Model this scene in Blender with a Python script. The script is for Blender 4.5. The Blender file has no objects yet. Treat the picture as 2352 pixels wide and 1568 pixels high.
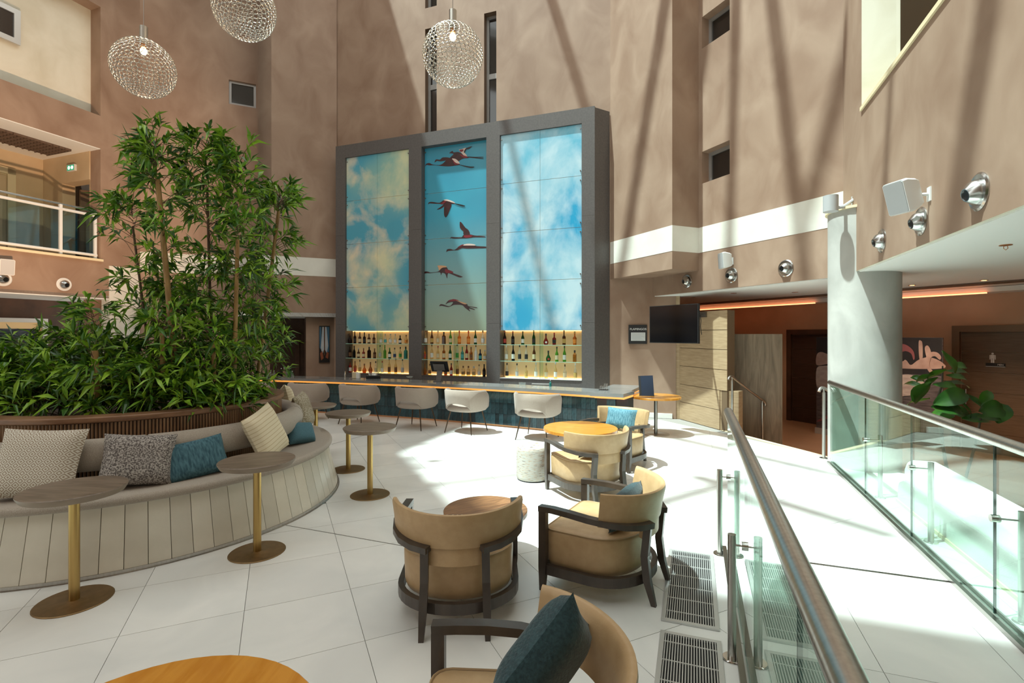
import bpy, bmesh, math, random
from mathutils import Vector, Matrix
random.seed(7)
R = math.radians
SC = bpy.context.scene
COL = SC.collection
V = Vector
# ---------------------------------------------------------------- camera, sky, sun, exposure
F, HZ, CH = 1150.0, 769.0, 1.70          # focal length in px of a 2352 px wide frame, horizon row, eye height
cd = bpy.data.cameras.new('camera'); cam = bpy.data.objects.new('camera', cd); COL.objects.link(cam)
cd.sensor_width = 36.0; cd.lens = F * 36.0 / 2352.0
cd.shift_y = -(784.0 - HZ) / 2352.0
cd.clip_start = 0.05; cd.clip_end = 200
cam.location = (0, 0, CH); cam.rotation_euler = (R(90), 0, 0)
SC.camera = cam
SC.view_settings.view_transform = 'Standard'; SC.view_settings.look = 'None'
SC.view_settings.gamma = 1; SC.view_settings.use_curve_mapping = False
SC.view_settings.exposure = -0.36
w = bpy.data.worlds.new('world'); SC.world = w; w.use_nodes = True
bg = w.node_tree.nodes['Background']; bg.inputs[0].default_value = (0.96, 1.0, 0.96, 1); bg.inputs[1].default_value = 3.1
SUN = V((0.37, 0.09, -1.0)).normalized()
sd = bpy.data.lights.new('sun', 'SUN'); sun = bpy.data.objects.new('sun', sd); COL.objects.link(sun)
sd.energy = 12.5; sd.angle = R(1.1); sd.color = (0.82, 1.0, 0.96)
sun.rotation_euler = SUN.to_track_quat('-Z', 'Y').to_euler(); sun.location = (-6, 2, 20)

# ---------------------------------------------------------------- measuring helpers
def fl(x, y, z=0.0):
    Y = F * (CH - z) / (y - HZ); return V(((x - 1176) / F * Y, Y, z))
def at(x, y, Y):
    return V(((x - 1176) / F * Y, Y, CH - (y - HZ) / F * Y))
class Plane:
    """vertical wall plane: origin p, running along d, room side n"""
    def __init__(s, p, ang, flip=1):
        s.p = V((p[0], p[1], 0)); a = R(ang)
        s.d = V((math.sin(a), math.cos(a), 0)); s.n = V((-s.d.y, s.d.x, 0)) * flip
    def pt(s, t, z, off=0.0): return s.p + s.d * t + s.n * off + V((0, 0, z))
    def hit(s, x, y, off=0.0):
        q = s.p + s.n * off; r = V(((x - 1176) / F, 1, 0)); Y = q.dot(s.n) / r.dot(s.n)
        P = r * Y; return (P - q).dot(s.d), CH - (y - HZ) / F * Y
    def tx(s, x, off=0.0): return s.hit(x, HZ, off)[0]

# ---------------------------------------------------------------- mesh helpers
class MB:
    def __init__(s): s.v = []; s.f = []; s.m = []; s.uv = {}
    def add(s, vs, fs, mi=0):
        o = len(s.v); s.v += [V(p) for p in vs]
        for q in fs: s.f.append([o + i for i in q]); s.m.append(mi)
        return s
    def hexa(s, o, ax, ay, az, mi=0):
        o, ax, ay, az = V(o), V(ax), V(ay), V(az)
        vs = [o, o+ax, o+ax+ay, o+ay, o+az, o+ax+az, o+ax+ay+az, o+ay+az]
        fs = [(0,3,2,1), (4,5,6,7), (0,1,5,4), (1,2,6,5), (2,3,7,6), (3,0,4,7)]
        if ax.cross(ay).dot(az) < 0: fs = [tuple(reversed(f)) for f in fs]
        return s.add(vs, fs, mi)
    def box(s, c, size, mi=0, rz=0.0):
        c = V(c); ca, sa = math.cos(rz), math.sin(rz); sx, sy, sz = size
        ax, ay, az = V((ca*sx, sa*sx, 0)), V((-sa*sy, ca*sy, 0)), V((0, 0, sz))
        return s.hexa(c - ax/2 - ay/2 - az/2, ax, ay, az, mi)
    def prism(s, poly, z0, z1, mi=0):
        n = len(poly); A = sum(poly[i][0]*poly[(i+1)%n][1]-poly[(i+1)%n][0]*poly[i][1] for i in range(n))
        if A < 0: poly = list(reversed(poly))
        vs = [(p[0], p[1], z0) for p in poly] + [(p[0], p[1], z1) for p in poly]
        fs = [tuple(reversed(range(n))), tuple(range(n, 2*n))] + [(i, (i+1)%n, n+(i+1)%n, n+i) for i in range(n)]
        return s.add(vs, fs, mi)
    def rings(s, rings, closed=True, caps=(1, 1), mi=0, loop=False):
        n = len(rings[0]); o = len(s.v); k = len(rings)
        for r in rings: s.v += [V(p) for p in r]
        for j in range(k if loop else k-1):
            j2 = (j+1) % k
            for i in range(n if closed else n-1):
                s.f.append([o+j*n+i, o+j*n+(i+1)%n, o+j2*n+(i+1)%n, o+j2*n+i]); s.m.append(mi)
        if caps[0] and not loop: s.f.append([o+i for i in reversed(range(n))]); s.m.append(mi)
        if caps[1] and not loop: s.f.append([o+(k-1)*n+i for i in range(n)]); s.m.append(mi)
        return s
    def cyl(s, p0, p1, r0, r1=None, n=12, mi=0):
        r1 = r0 if r1 is None else r1; return s.tube([p0, p1], [r0, r1], n, mi)
    def tube(s, path, r, n=8, mi=0, sq=None):
        path = [V(p) for p in path]; k = len(path)
        rr = r if isinstance(r, (list, tuple)) else [r]*k
        rings = []; up = None
        for i in range(k):
            t = (path[min(i+1, k-1)] - path[max(i-1, 0)]).normalized()
            if up is None: up = V((0,0,1)) if abs(t.z) < .95 else V((0,1,0))
            a = t.cross(up).normalized(); b = a.cross(t).normalized(); up = b
            if sq: rings.append([path[i] + a*sq[0]*u + b*sq[1]*v_ for u, v_ in ((-.5,-.5),(.5,-.5),(.5,.5),(-.5,.5))])
            else: rings.append([path[i] + (a*math.cos(2*math.pi*j/n) + b*math.sin(2*math.pi*j/n))*rr[i] for j in range(n)])
        return s.rings(rings, mi=mi)
    def lathe(s, prof, n=24, c=(0,0,0), mi=0, closed=False, a0=0, a1=None):
        c = V(c); full = a1 is None; a1 = 2*math.pi if full else a1
        ks = n if full else n+1; rings = []
        for j in range(ks):
            a = a0 + (a1-a0)*j/n
            rings.append([c + V((math.cos(a)*r, math.sin(a)*r, z)) for r, z in prof])
        return s.rings(rings, closed=closed, caps=(0, 0) if (full or not closed) else (1, 1), mi=mi, loop=full)
    def disc(s, c, r, n=24, mi=0, up=1):
        c = V(c); vs = [c + V((math.cos(2*math.pi*i/n)*r, math.sin(2*math.pi*i/n)*r, 0)) for i in range(n)]
        return s.add(vs, [tuple(range(n)) if up > 0 else tuple(reversed(range(n)))], mi)
    def xf(s, M, a=0):
        for i in range(a, len(s.v)): s.v[i] = M @ s.v[i]
        return s
    def build(s, name, mats, parent=None, org=None, smooth=False, ang=35, uv=None, **tags):
        me = bpy.data.meshes.new(name); org = V((0,0,0)) if org is None else V(org)
        me.from_pydata([tuple(p - org) for p in s.v], [], s.f)
        mats = mats if isinstance(mats, (list, tuple)) else [mats]
        for m in mats: me.materials.append(MAT[m] if isinstance(m, str) else m)
        for p, mi in zip(me.polygons, s.m): p.material_index = mi
        if uv:
            L = me.uv_layers.new(name='UVMap')
            for l in me.loops: L.data[l.index].uv = uv(s.v[l.vertex_index])
        if smooth:
            for p in me.polygons: p.use_smooth = True
            try: me.set_sharp_from_angle(angle=R(ang))
            except Exception: pass
        me.update()
        o = bpy.data.objects.new(name, me); COL.objects.link(o)
        if parent is not None: o.parent = parent
        else: o.location = org
        tag(o, **tags); return o
def tag(o, label=None, cat=None, group=None, kind=None):
    if label: o['label'] = label
    if cat: o['category'] = cat
    if group: o['group'] = group
    if kind: o['kind'] = kind
    return o
def empty(name, loc=(0,0,0), rz=0.0, **tags):
    o = bpy.data.objects.new(name, None); COL.objects.link(o); o.location = loc; o.rotation_euler = (0,0,rz)
    o.empty_display_size = .1; return tag(o, **tags)
def copy_tree(o, parent=None):
    c = o.copy(); COL.objects.link(c); c.parent = parent
    for ch in list(o.children): copy_tree(ch, c)
    return c
def inst(o, name, parent, loc=(0,0,0), rz=0.0, mat=None):
    c = bpy.data.objects.new(name, o.data); COL.objects.link(c); c.parent = parent; c.location = loc; c.rotation_euler = (0,0,rz); return c
def rbox(mb, c, size, r=.02, mi=0, rz=0.0, seg=3):
    """box with rounded vertical edges and softened top and bottom"""
    sx, sy, sz = size; pts = []
    for cx, cy, a in ((1,1,0),(-1,1,90),(-1,-1,180),(1,-1,270)):
        for k in range(seg+1):
            t = R(a + 90*k/seg); pts.append((cx*(sx/2-r)+math.cos(t)*r, cy*(sy/2-r)+math.sin(t)*r))
    rings = []; e = min(r, sz/2)*.8
    for z, sh in ((-sz/2, e), (-sz/2+e*.3, e*.3), (-sz/2+e, 0), (sz/2-e, 0), (sz/2-e*.3, e*.3), (sz/2, e)):
        rings.append([V((p[0]*(1-2*sh/sx), p[1]*(1-2*sh/sy), z)) for p in pts])
    a = len(mb.v); mb.rings(rings, mi=mi); mb.xf(Matrix.Translation(V(c)) @ Matrix.Rotation(rz, 4, 'Z'), a); return mb

# ---------------------------------------------------------------- materials
MAT = {}
def M(name, c, rough=.5, metal=0., c2=None, scale=5., st=(1,1,1), detail=4., lo=.35, hi=.65, bump=0., bscale=None, bst=None, spec=.5,
      emit=None, es=0., kind='noise', rnd=0., coat=0., dist=0., sheen=0., c3=None, rgh2=None):
    m = bpy.data.materials.new(name); m.use_nodes = True; MAT[name] = m
    nt = m.node_tree; N = nt.nodes; L = nt.links; p = N['Principled BSDF']
    p.inputs['Roughness'].default_value = rough; p.inputs['Metallic'].default_value = metal
    p.inputs['Specular IOR Level'].default_value = spec; p.inputs['Coat Weight'].default_value = coat
    p.inputs['Sheen Weight'].default_value = sheen
    c = (*c, 1); p.inputs['Base Color'].default_value = c
    tc = N.new('ShaderNodeTexCoord'); mp = N.new('ShaderNodeMapping'); L.new(tc.outputs['Object'], mp.inputs[0]); mp.inputs['Scale'].default_value = st
    src = None
    if c2 is not None:
        if kind == 'noise':
            t = N.new('ShaderNodeTexNoise'); t.inputs['Scale'].default_value = scale; t.inputs['Detail'].default_value = detail; t.inputs['Distortion'].default_value = dist; o = t.outputs['Fac']
        elif kind == 'wave':
            t = N.new('ShaderNodeTexWave'); t.inputs['Scale'].default_value = scale; t.inputs['Distortion'].default_value = dist; t.inputs['Detail'].default_value = detail; t.bands_direction = 'Z'; o = t.outputs['Fac']
        elif kind == 'rings':
            t = N.new('ShaderNodeTexWave'); t.wave_type = 'RINGS'; t.inputs['Scale'].default_value = scale; t.inputs['Distortion'].default_value = dist; t.inputs['Detail'].default_value = detail; o = t.outputs['Fac']
        elif kind == 'voro':
            t = N.new('ShaderNodeTexVoronoi'); t.inputs['Scale'].default_value = scale; o = t.outputs['Distance']
        elif kind == 'cell':
            t = N.new('ShaderNodeTexVoronoi'); t.inputs['Scale'].default_value = scale; o = t.outputs['Color']
        elif kind == 'loz':
            sp = N.new('ShaderNodeSeparateXYZ'); L.new(mp.outputs[0], sp.inputs[0]); acc = []
            def mth(op, a, b=None):
                q = N.new('ShaderNodeMath'); q.operation = op
                for i_, x_ in enumerate((a, b)):
                    if x_ is None: continue
                    if isinstance(x_, (int, float)): q.inputs[i_].default_value = x_
                    else: L.new(x_, q.inputs[i_])
                return q.outputs[0]
            for ch in ('X', 'Z'): acc.append(mth('ABSOLUTE', mth('SUBTRACT', mth('FRACT', mth('MULTIPLY', sp.outputs[ch], scale)), .5)))
            o = mth('GREATER_THAN', mth('FRACT', mth('MULTIPLY', mth('ADD', acc[0], acc[1]), 3.0)), .55); t = mp
        elif kind == 'check':
            t = N.new('ShaderNodeTexChecker'); t.inputs['Scale'].default_value = scale; o = t.outputs['Fac']
        if t is not mp: L.new(mp.outputs[0], t.inputs['Vector'])
        r = N.new('ShaderNodeValToRGB'); L.new(o, r.inputs[0]); e = r.color_ramp.elements
        e[0].position = lo; e[1].position = hi; e[0].color = c; e[1].color = (*c2, 1)
        if c3 is not None: k = e.new((lo+hi)/2); k.color = (*c3, 1)
        src = r.outputs[0]
    if rnd:
        oi = N.new('ShaderNodeObjectInfo'); hs = N.new('ShaderNodeHueSaturation'); mr = N.new('ShaderNodeMapRange')
        mr.inputs['To Min'].default_value = 1-rnd; mr.inputs['To Max'].default_value = 1+rnd
        L.new(oi.outputs['Random'], mr.inputs[0]); L.new(mr.outputs[0], hs.inputs['Value'])
        if src is not None: L.new(src, hs.inputs['Color'])
        else: hs.inputs['Color'].default_value = c
        src = hs.outputs[0]
    if src is not None: L.new(src, p.inputs['Base Color'])
    if bump:
        t2 = N.new('ShaderNodeTexNoise'); t2.inputs['Scale'].default_value = bscale or scale; t2.inputs['Detail'].default_value = 3
        m2 = N.new('ShaderNodeMapping'); L.new(tc.outputs['Object'], m2.inputs[0]); m2.inputs['Scale'].default_value = bst or st
        L.new(m2.outputs[0], t2.inputs['Vector'])
        b = N.new('ShaderNodeBump'); b.inputs['Strength'].default_value = bump; b.inputs['Distance'].default_value = .01
        L.new(t2.outputs['Fac'], b.inputs['Height']); L.new(b.outputs[0], p.inputs['Normal'])
    if emit is not None:
        p.inputs['Emission Color'].default_value = (*emit, 1); p.inputs['Emission Strength'].default_value = es
    return m
def glassy(name, tint, refl=(1,1,1), ior=1.5, rough=0.0, body=None, bw=0.0):
    """thin clear sheet: tinted see-through plus mirror reflection by angle"""
    m = bpy.data.materials.new(name); m.use_nodes = True; MAT[name] = m
    nt = m.node_tree; N = nt.nodes; L = nt.links; N.remove(N['Principled BSDF']); out = N['Material Output']
    tr = N.new('ShaderNodeBsdfTransparent'); tr.inputs[0].default_value = (*tint, 1)
    gl = N.new('ShaderNodeBsdfGlossy'); gl.inputs[0].default_value = (*refl, 1); gl.inputs['Roughness'].default_value = rough
    ge = N.new('ShaderNodeNewGeometry'); dp = N.new('ShaderNodeVectorMath'); dp.operation = 'DOT_PRODUCT'; L.new(ge.outputs['Incoming'], dp.inputs[0]); L.new(ge.outputs['Normal'], dp.inputs[1])
    def mth(op, a, b=None):
        q = N.new('ShaderNodeMath'); q.operation = op
        for i_, x_ in enumerate((a, b)):
            if x_ is None: continue
            if isinstance(x_, (int, float)): q.inputs[i_].default_value = x_
            else: L.new(x_, q.inputs[i_])
        return q
    f0 = ((ior-1)/(ior+1))**2     # Schlick reflectance, the same from both sides of the sheet
    fr = mth('ADD', mth('MULTIPLY', mth('POWER', mth('SUBTRACT', 1.0, mth('ABSOLUTE', dp.outputs['Value']).outputs[0]).outputs[0], 5.0).outputs[0], 1-f0).outputs[0], f0)
    mx = N.new('ShaderNodeMixShader'); L.new(fr.outputs[0], mx.inputs[0]); L.new(tr.outputs[0], mx.inputs[1]); L.new(gl.outputs[0], mx.inputs[2])
    last = mx
    if body:
        df = N.new('ShaderNodeBsdfDiffuse'); df.inputs[0].default_value = (*body, 1)
        m3 = N.new('ShaderNodeMixShader'); m3.inputs[0].default_value = bw; L.new(mx.outputs[0], m3.inputs[1]); L.new(df.outputs[0], m3.inputs[2]); last = m3
    L.new(last.outputs[0], out.inputs[0]); return m

M('plaster', (.248,.155,.105), .62, c2=(.362,.252,.183), scale=1.7, st=(1,1,.7), detail=12, lo=.3, hi=.7, dist=.6, bump=.15, bscale=6, spec=.35)
M('plaster_white', (.66,.64,.57), .7, c2=(.74,.72,.65), scale=2.0, detail=6)
M('plaster_cream', (.62,.58,.46), .7, c2=(.72,.69,.58), scale=1.5, detail=7, dist=.6)
M('plaster_column', (.38,.375,.35), .75, c2=(.52,.515,.48), scale=1.6, st=(1,1,.6), detail=8, dist=1, bump=.3, bscale=9)
M('peach_wall', (.50,.33,.22), .8, c2=(.56,.38,.26), scale=1.5)
M('beige_wall', (.56,.43,.27), .8, c2=(.62,.48,.31), scale=2)
M('white_ceiling', (.80,.80,.77), .7)
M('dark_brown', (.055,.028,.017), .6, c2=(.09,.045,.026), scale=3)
M('floor_stone', (.70,.70,.68), .28, c2=(.80,.79,.76), scale=1.6, detail=7, dist=.7, rnd=.05, spec=.45)
M('grout', (.25,.235,.215), .8)
M('lower_stone', (.30,.18,.11), .3, c2=(.36,.22,.14), scale=2, rnd=.05)
M('clad_grey', (.105,.097,.096), .42, c2=(.125,.115,.112), scale=30, metal=.25)
M('counter_grey', (.20,.20,.195), .16, c2=(.24,.24,.235), scale=3, coat=.3)
M('bar_tile', (.012,.030,.040), .16, c2=(.085,.215,.235), scale=9, st=(1,1,.8), detail=6, lo=.36, hi=.74, rnd=.6, bump=.25, bscale=14, c3=(.022,.062,.078))
M('bench_tile', (.68,.64,.54), .2, c2=(.76,.72,.62), scale=4, detail=8, rnd=.07, bump=.05, bscale=40)
M('bench_joint', (.30,.25,.19), .8)
M('steel', (.46,.44,.41), .3, 1.0, c2=(.54,.52,.49), scale=60, st=(1,1,.03))
M('chrome', (.75,.74,.72), .12, 1.0)
M('dark_steel', (.30,.28,.26), .3, 1.0)
M('alu', (.60,.61,.60), .35, .6)
M('nozzle_metal', (.50,.50,.49), .22, 1.0)
M('brass', (.42,.28,.10), .32, 1.0, c2=(.50,.34,.13), scale=30, st=(1,1,.05))
M('brass_plate', (.22,.14,.065), .45, .9, c2=(.27,.17,.08), scale=20)
M('nickel', (.52,.50,.46), .32, 1.0)
M('walnut_grey', (.13,.092,.067), .4, c2=(.235,.172,.127), scale=3.0, st=(1,9,1), detail=8, dist=1.2)
M('walnut_edge', (.22,.17,.125), .45, c2=(.28,.22,.165), scale=6)
M('walnut', (.17,.075,.03), .35, c2=(.34,.165,.07), scale=3, st=(1,8,1), detail=8, dist=1.5)
M('orange_wood', (.56,.22,.028), .22, c2=(.66,.29,.045), scale=3, st=(1.4,8,1), detail=6, dist=.6, coat=.4)
M('rim_wood', (.17,.082,.042), .4, c2=(.28,.145,.075), scale=5, st=(1,1,6), detail=6)
M('slat_wood', (.21,.115,.058), .5, c2=(.36,.215,.12), scale=9, st=(1,1,.25), detail=5)
M('slat_dark', (.03,.018,.011), .8)
M('oak_panel', (.36,.25,.145), .5, c2=(.46,.335,.205), scale=4, st=(1,1,14), detail=7, dist=.4)
M('oak_board', (.16,.115,.075), .5, c2=(.31,.235,.16), scale=2.2, st=(3.2,3.2,.42), detail=8, dist=2.2, lo=.3, hi=.7)
M('door_wood', (.115,.075,.045), .5, c2=(.15,.10,.062), scale=4, st=(1,1,12), detail=6)
M('door_dark', (.045,.022,.014), .5, c2=(.06,.03,.02), scale=4, st=(1,1,10))
M('frame_brown', (.16,.105,.06), .5)
M('chair_wood', (.042,.030,.023), .38, c2=(.068,.050,.038), scale=6, st=(2,2,1), detail=6, coat=.15)
M('leather', (.45,.295,.150), .42, c2=(.50,.335,.178), scale=18, detail=5, bump=.06, bscale=160, spec=.45)
M('piping', (.40,.27,.14), .5)
M('chair_fabric', (.33,.265,.22), .9, c2=(.40,.33,.275), scale=220, detail=2, bump=.3, bscale=260, sheen=.2)
M('leg_metal', (.09,.060,.040), .4, .8)
M('bench_fabric', (.33,.28,.23), .95, c2=(.43,.37,.31), scale=170, detail=3, bump=.35, bscale=230, sheen=.25)
M('pil_pattern', (.66,.62,.54), .9, c2=(.34,.26,.19), scale=19, kind='loz', bump=.2, bscale=200)
M('pil_tweed', (.10,.085,.08), .95, c2=(.46,.42,.39), scale=95, detail=3, lo=.42, hi=.6, bump=.5, bscale=120)
M('pil_blue', (.030,.085,.115), .95, c2=(.085,.19,.235), scale=70, st=(1,1,.25), detail=4, bump=.35, bscale=140)
M('pil_blue2', (.055,.135,.175), .95, c2=(.08,.175,.22), scale=140, detail=2, bump=.25, bscale=160)
M('pil_cream', (.72,.63,.46), .95, c2=(.55,.44,.27), scale=9, kind='wave', lo=.86, hi=.97, dist=.7, bump=.2, bscale=150)
M('pil_dots', (.58,.54,.45), .95, c2=(.30,.25,.17), scale=85, kind='voro', lo=.36, hi=.44, bump=.3, bscale=120)
M('pil_teal', (.012,.035,.044), .95, c2=(.028,.068,.078), scale=85, st=(1,1,.4), detail=4, bump=.4, bscale=130, sheen=.2)
M('pil_bluelight', (.05,.15,.20), .95, c2=(.14,.29,.35), scale=75, st=(1,1,.3), detail=4, bump=.35, bscale=130)
M('pil_geo', (.025,.025,.03), .9, c2=(.55,.50,.38), scale=11, kind='loz')
M('pouf', (.46,.46,.42), .95, c2=(.10,.10,.11), scale=16, st=(1,1,9), detail=5, lo=.48, hi=.68, c3=(.50,.40,.30), bump=.5, bscale=60)
M('soil', (.03,.02,.014), .95, c2=(.06,.042,.03), scale=30, bump=1, bscale=40)
M('cane', (.30,.165,.06), .45, c2=(.43,.26,.105), scale=12, st=(4,4,.6), detail=5, rnd=.15)
M('cane_dark', (.085,.045,.025), .6, c2=(.14,.08,.04), scale=14)
M('leaf', (.085,.225,.010), .38, c2=(.34,.54,.035), scale=7, detail=3, lo=.35, hi=.7)
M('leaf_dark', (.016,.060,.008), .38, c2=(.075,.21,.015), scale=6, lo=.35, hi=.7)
M('fig_leaf', (.012,.055,.006), .35, c2=(.07,.20,.014), scale=3.5, detail=3, lo=.4, hi=.75, rnd=.25, coat=.2)
M('bark', (.06,.04,.025), .8)
M('white_plastic', (.72,.73,.72), .4)
M('grey_plastic', (.42,.43,.44), .45)
M('black', (.006,.006,.007), .35)
M('screen_black', (.004,.004,.005), .12, spec=.6)
M('black_matte', (.012,.012,.013), .6)
M('win_frame', (.34,.33,.32), .4, .3)
M('win_glass', (.022,.018,.016), .06, spec=.8)
M('win_brown', (.14,.085,.05), .5)
M('navy', (.008,.018,.042), .5)
M('paper', (.55,.56,.55), .7)
M('paper_line', (.25,.26,.27), .7)
M('sign_text', (.75,.75,.74), .6)
M('exit_green', (.02,.30,.16), .4, emit=(.03,.55,.30), es=.6)
M('exit_white', (.8,.9,.85), .4, emit=(.7,1,.85), es=1.2)
M('led_orange', (.75,.36,.14), .4, emit=(1.0,.40,.06), es=1.1)
M('led_pink', (.9,.4,.2), .5, emit=(1.0,.30,.12), es=5.0)
M('backlight', (.75,.55,.30), .7, emit=(1.0,.62,.26), es=.16)
M('led_warm', (1,.8,.5), .5, emit=(1.0,.62,.24), es=5.0)
M('bulb', (1,.9,.7), .3, emit=(1.0,.78,.45), es=9)
M('copper', (.55,.28,.14), .3, .9)
M('white_stone', (.72,.72,.69), .4, c2=(.78,.78,.75), scale=3)
M('cream_strip', (.75,.64,.42), .5)
M('sofa_white', (.74,.75,.73), .85, c2=(.79,.80,.78), scale=90, bump=.15, bscale=120)
M('grate_shade', (.010,.010,.010), .8)
M('grid_brown', (.13,.085,.06), .6)
M('beam_white', (.75,.75,.74), .5)
M('roof_white', (.80,.80,.78), .8)
glassy('rail_glass', (.84,.94,.90), (.92,1,.97), 1.62)
glassy('shelf_glass', (.80,.92,.86), (1,1,1), 1.5)
glassy('balcony_glass', (.66,.76,.78), (1,1,1), 1.7)
M('glass_edge', (.012,.060,.050), .15, spec=.7)
M('glass_edge_light', (.30,.55,.45), .2, emit=(.4,.8,.62), es=.12)
# ---------------------------------------------------------------- wall planes of the octagonal atrium
PD = Plane((2.083, 10.6), 110, -1)        # wall behind the bar display, t grows to the right
PF = Plane((1.71, 10.385), 110, -1)       # front face of the display frame
PR = Plane((3.42, 9.177), 155, -1)        # right wall, t grows towards the viewer
C1 = V((4.516, 6.83, 0))
PN = Plane((4.516, 6.83), 200, -1)        # near right wall above the balustrade
PL = Plane((-4.6, 12.96), 65, -1)         # left of the display, t negative to the left
PK = Plane((-8.75, 11.78), 65, -1)        # set back facet
PW = Plane((-8.75, 11.78), 200, 1)        # left wall with the balcony, t grows towards the viewer
PC = Plane((7.0, 10.8), 155, -1)          # back wall of the corridor
H = 14.0; LOW = -0.30
def wall(name, P, t0, t1, z0, z1, holes=(), th=.3, mat='plaster', rmat=None, kind='structure', parent=None, org=None, label=None):
    mb = MB()
    ts = sorted({t0, t1, *[min(max(h[i], t0), t1) for h in holes for i in (0, 1)]}); zs = sorted({z0, z1, *[min(max(h[i], z0), z1) for h in holes for i in (2, 3)]})
    def solid(a, b, c, d): return not any(h[0] < (a+b)/2 < h[1] and h[2] < (c+d)/2 < h[3] for h in holes)
    for a, b in zip(ts, ts[1:]):
        for c, d in zip(zs, zs[1:]):
            if solid(a, b, c, d):
                mb.add([P.pt(a,c), P.pt(b,c), P.pt(b,d), P.pt(a,d)], [(0,1,2,3)])
                mb.add([P.pt(a,c,-th), P.pt(b,c,-th), P.pt(b,d,-th), P.pt(a,d,-th)], [(3,2,1,0)])
    for (a, b, c, d) in list(holes) + [(t0, t1, z0, z1)]:
        for q in (((a,c),(b,c)), ((b,c),(b,d)), ((b,d),(a,d)), ((a,d),(a,c))):
            mb.add([P.pt(*q[0]), P.pt(*q[1]), P.pt(*q[1], -th), P.pt(*q[0], -th)], [(0,1,2,3)], 1)
    return mb.build(name, [mat, rmat or mat], parent, org if org is not None else P.pt((t0+t1)/2, z0), kind=kind, label=label)
def strip(name, P, t0, t1, z0, z1, off=.004, th=.012, mat='plaster_white', parent=None, org=None, **k):
    mb = MB(); mb.hexa(P.pt(t0, z0, off-th), P.d*(t1-t0), P.n*th, V((0,0,z1-z0)))
    return mb.build(name, mat, parent, org, **k)
def window(name, P, h, depth, mull=(), label=None, fw=.06, glass='win_glass', fm='win_frame'):
    t0, t1, z0, z1 = h; o = P.pt((t0+t1)/2, z0, -depth); r = empty(name, o, label=label, kind='structure')
    mb = MB()
    for a, b, c, d in ((t0, t0+fw, z0, z1), (t1-fw, t1, z0, z1), (t0+fw, t1-fw, z0, z0+fw), (t0+fw, t1-fw, z1-fw, z1)):
        mb.hexa(P.pt(a, c, -depth), P.d*(b-a), P.n*.05, V((0,0,d-c)))
    mb.build('window_frame', fm, r, o)
    zz = [z0+fw] + list(mull) + [z1-fw]
    for i, (c, d) in enumerate(zip(zz, zz[1:])):
        if i: strip('mullion', P, t0+fw, t1-fw, c-.06, c+.06, -depth+.05, .05, fm, r, o); c += .06
        strip('pane', P, t0+fw, t1-fw, c, d - (.06 if i < len(zz)-2 else 0), -depth+.02, .012, glass, r, o)
    return r
# --- display wall with the slit windows
def rect(P, x0, x1, y0, y1): # photo rectangle on a wall -> hole
    ta, za = P.hit(x0, y0); tb, zb = P.hit(x1, y1)
    tm = (ta+tb)/2; return [ta, tb, P.hit((x0+x1)/2, y1)[1], P.hit((x0+x1)/2, y0)[1]]
h1 = rect(PD, 976.5, 1003, 64, 300); h1[2] = 5.6
h2 = rect(PD, 1112, 1140, 28, 280); h2[2] = 5.6
h3 = [h1[0], h1[1], PD.hit(990, 16)[1], PD.hit(990, 16)[1]+2.2]
wall('wall_display', PD, -7.15, 1.32, 0, H, [h1, h2, h3], .35, rmat='win_brown')
window('window_1', PD, h1, .2, [PD.hit(990, 193)[1]], 'tall slit window left of the hanging globe above the display frame')
window('window_2', PD, h2, .2, [PD.hit(1126, 168)[1]], 'tall slit window right of the hanging globe above the display frame')
window('window_3', PD, h3, .2, [], 'slit window at the top edge above the centre hanging globe')
# --- right wall
hA = [PR.hit(1612, 60)[0], PR.hit(1676, 60)[0], PR.hit(1612, 112)[1], PR.hit(1612, 40)[1]]
hB = [hA[0], hA[1], PR.hit(1612, 422)[1], PR.hit(1612, 349)[1]]
ZS = 2.5; S0, S1 = 3.2, 3.66
wr = wall('wall_right', PR, -1.228, 2.60, ZS, H, [hA, hB], .35)
window('window_4', PR, hA, .22, [], 'small recessed window high on the sunlit right wall, upper of two')
window('window_5', PR, hB, .22, [], 'small recessed window on the sunlit right wall, lower of two')
strip('stripe', PR, 0, 2.60, S0, S1, parent=wr, org=wr.location)
# --- projecting bay between display and right wall
p1, p2, p3, p4 = (2.083, 10.6), (2.861, 8.94), (3.42, 9.177), (2.935, 10.29)
mb = MB(); mb.prism([p1, p2, p3, p4], 2.88, H); bay = mb.build('wall_bay', 'plaster', kind='structure', org=(2.8, 9.7, 2.88))
PB = Plane(p1, math.degrees(math.atan2(p2[0]-p1[0], p2[1]-p1[1])), -1); LB = (V(p2)-V(p1)).length
PB2 = Plane(p2, math.degrees(math.atan2(p3[0]-p2[0], p3[1]-p2[1])), -1); LB2 = (V(p3)-V(p2)).length
strip('stripe', PB, 0, LB, S0, S1, parent=bay, org=bay.location); strip('stripe', PB2, 0, LB2, S0, S1, parent=bay, org=bay.location)
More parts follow.
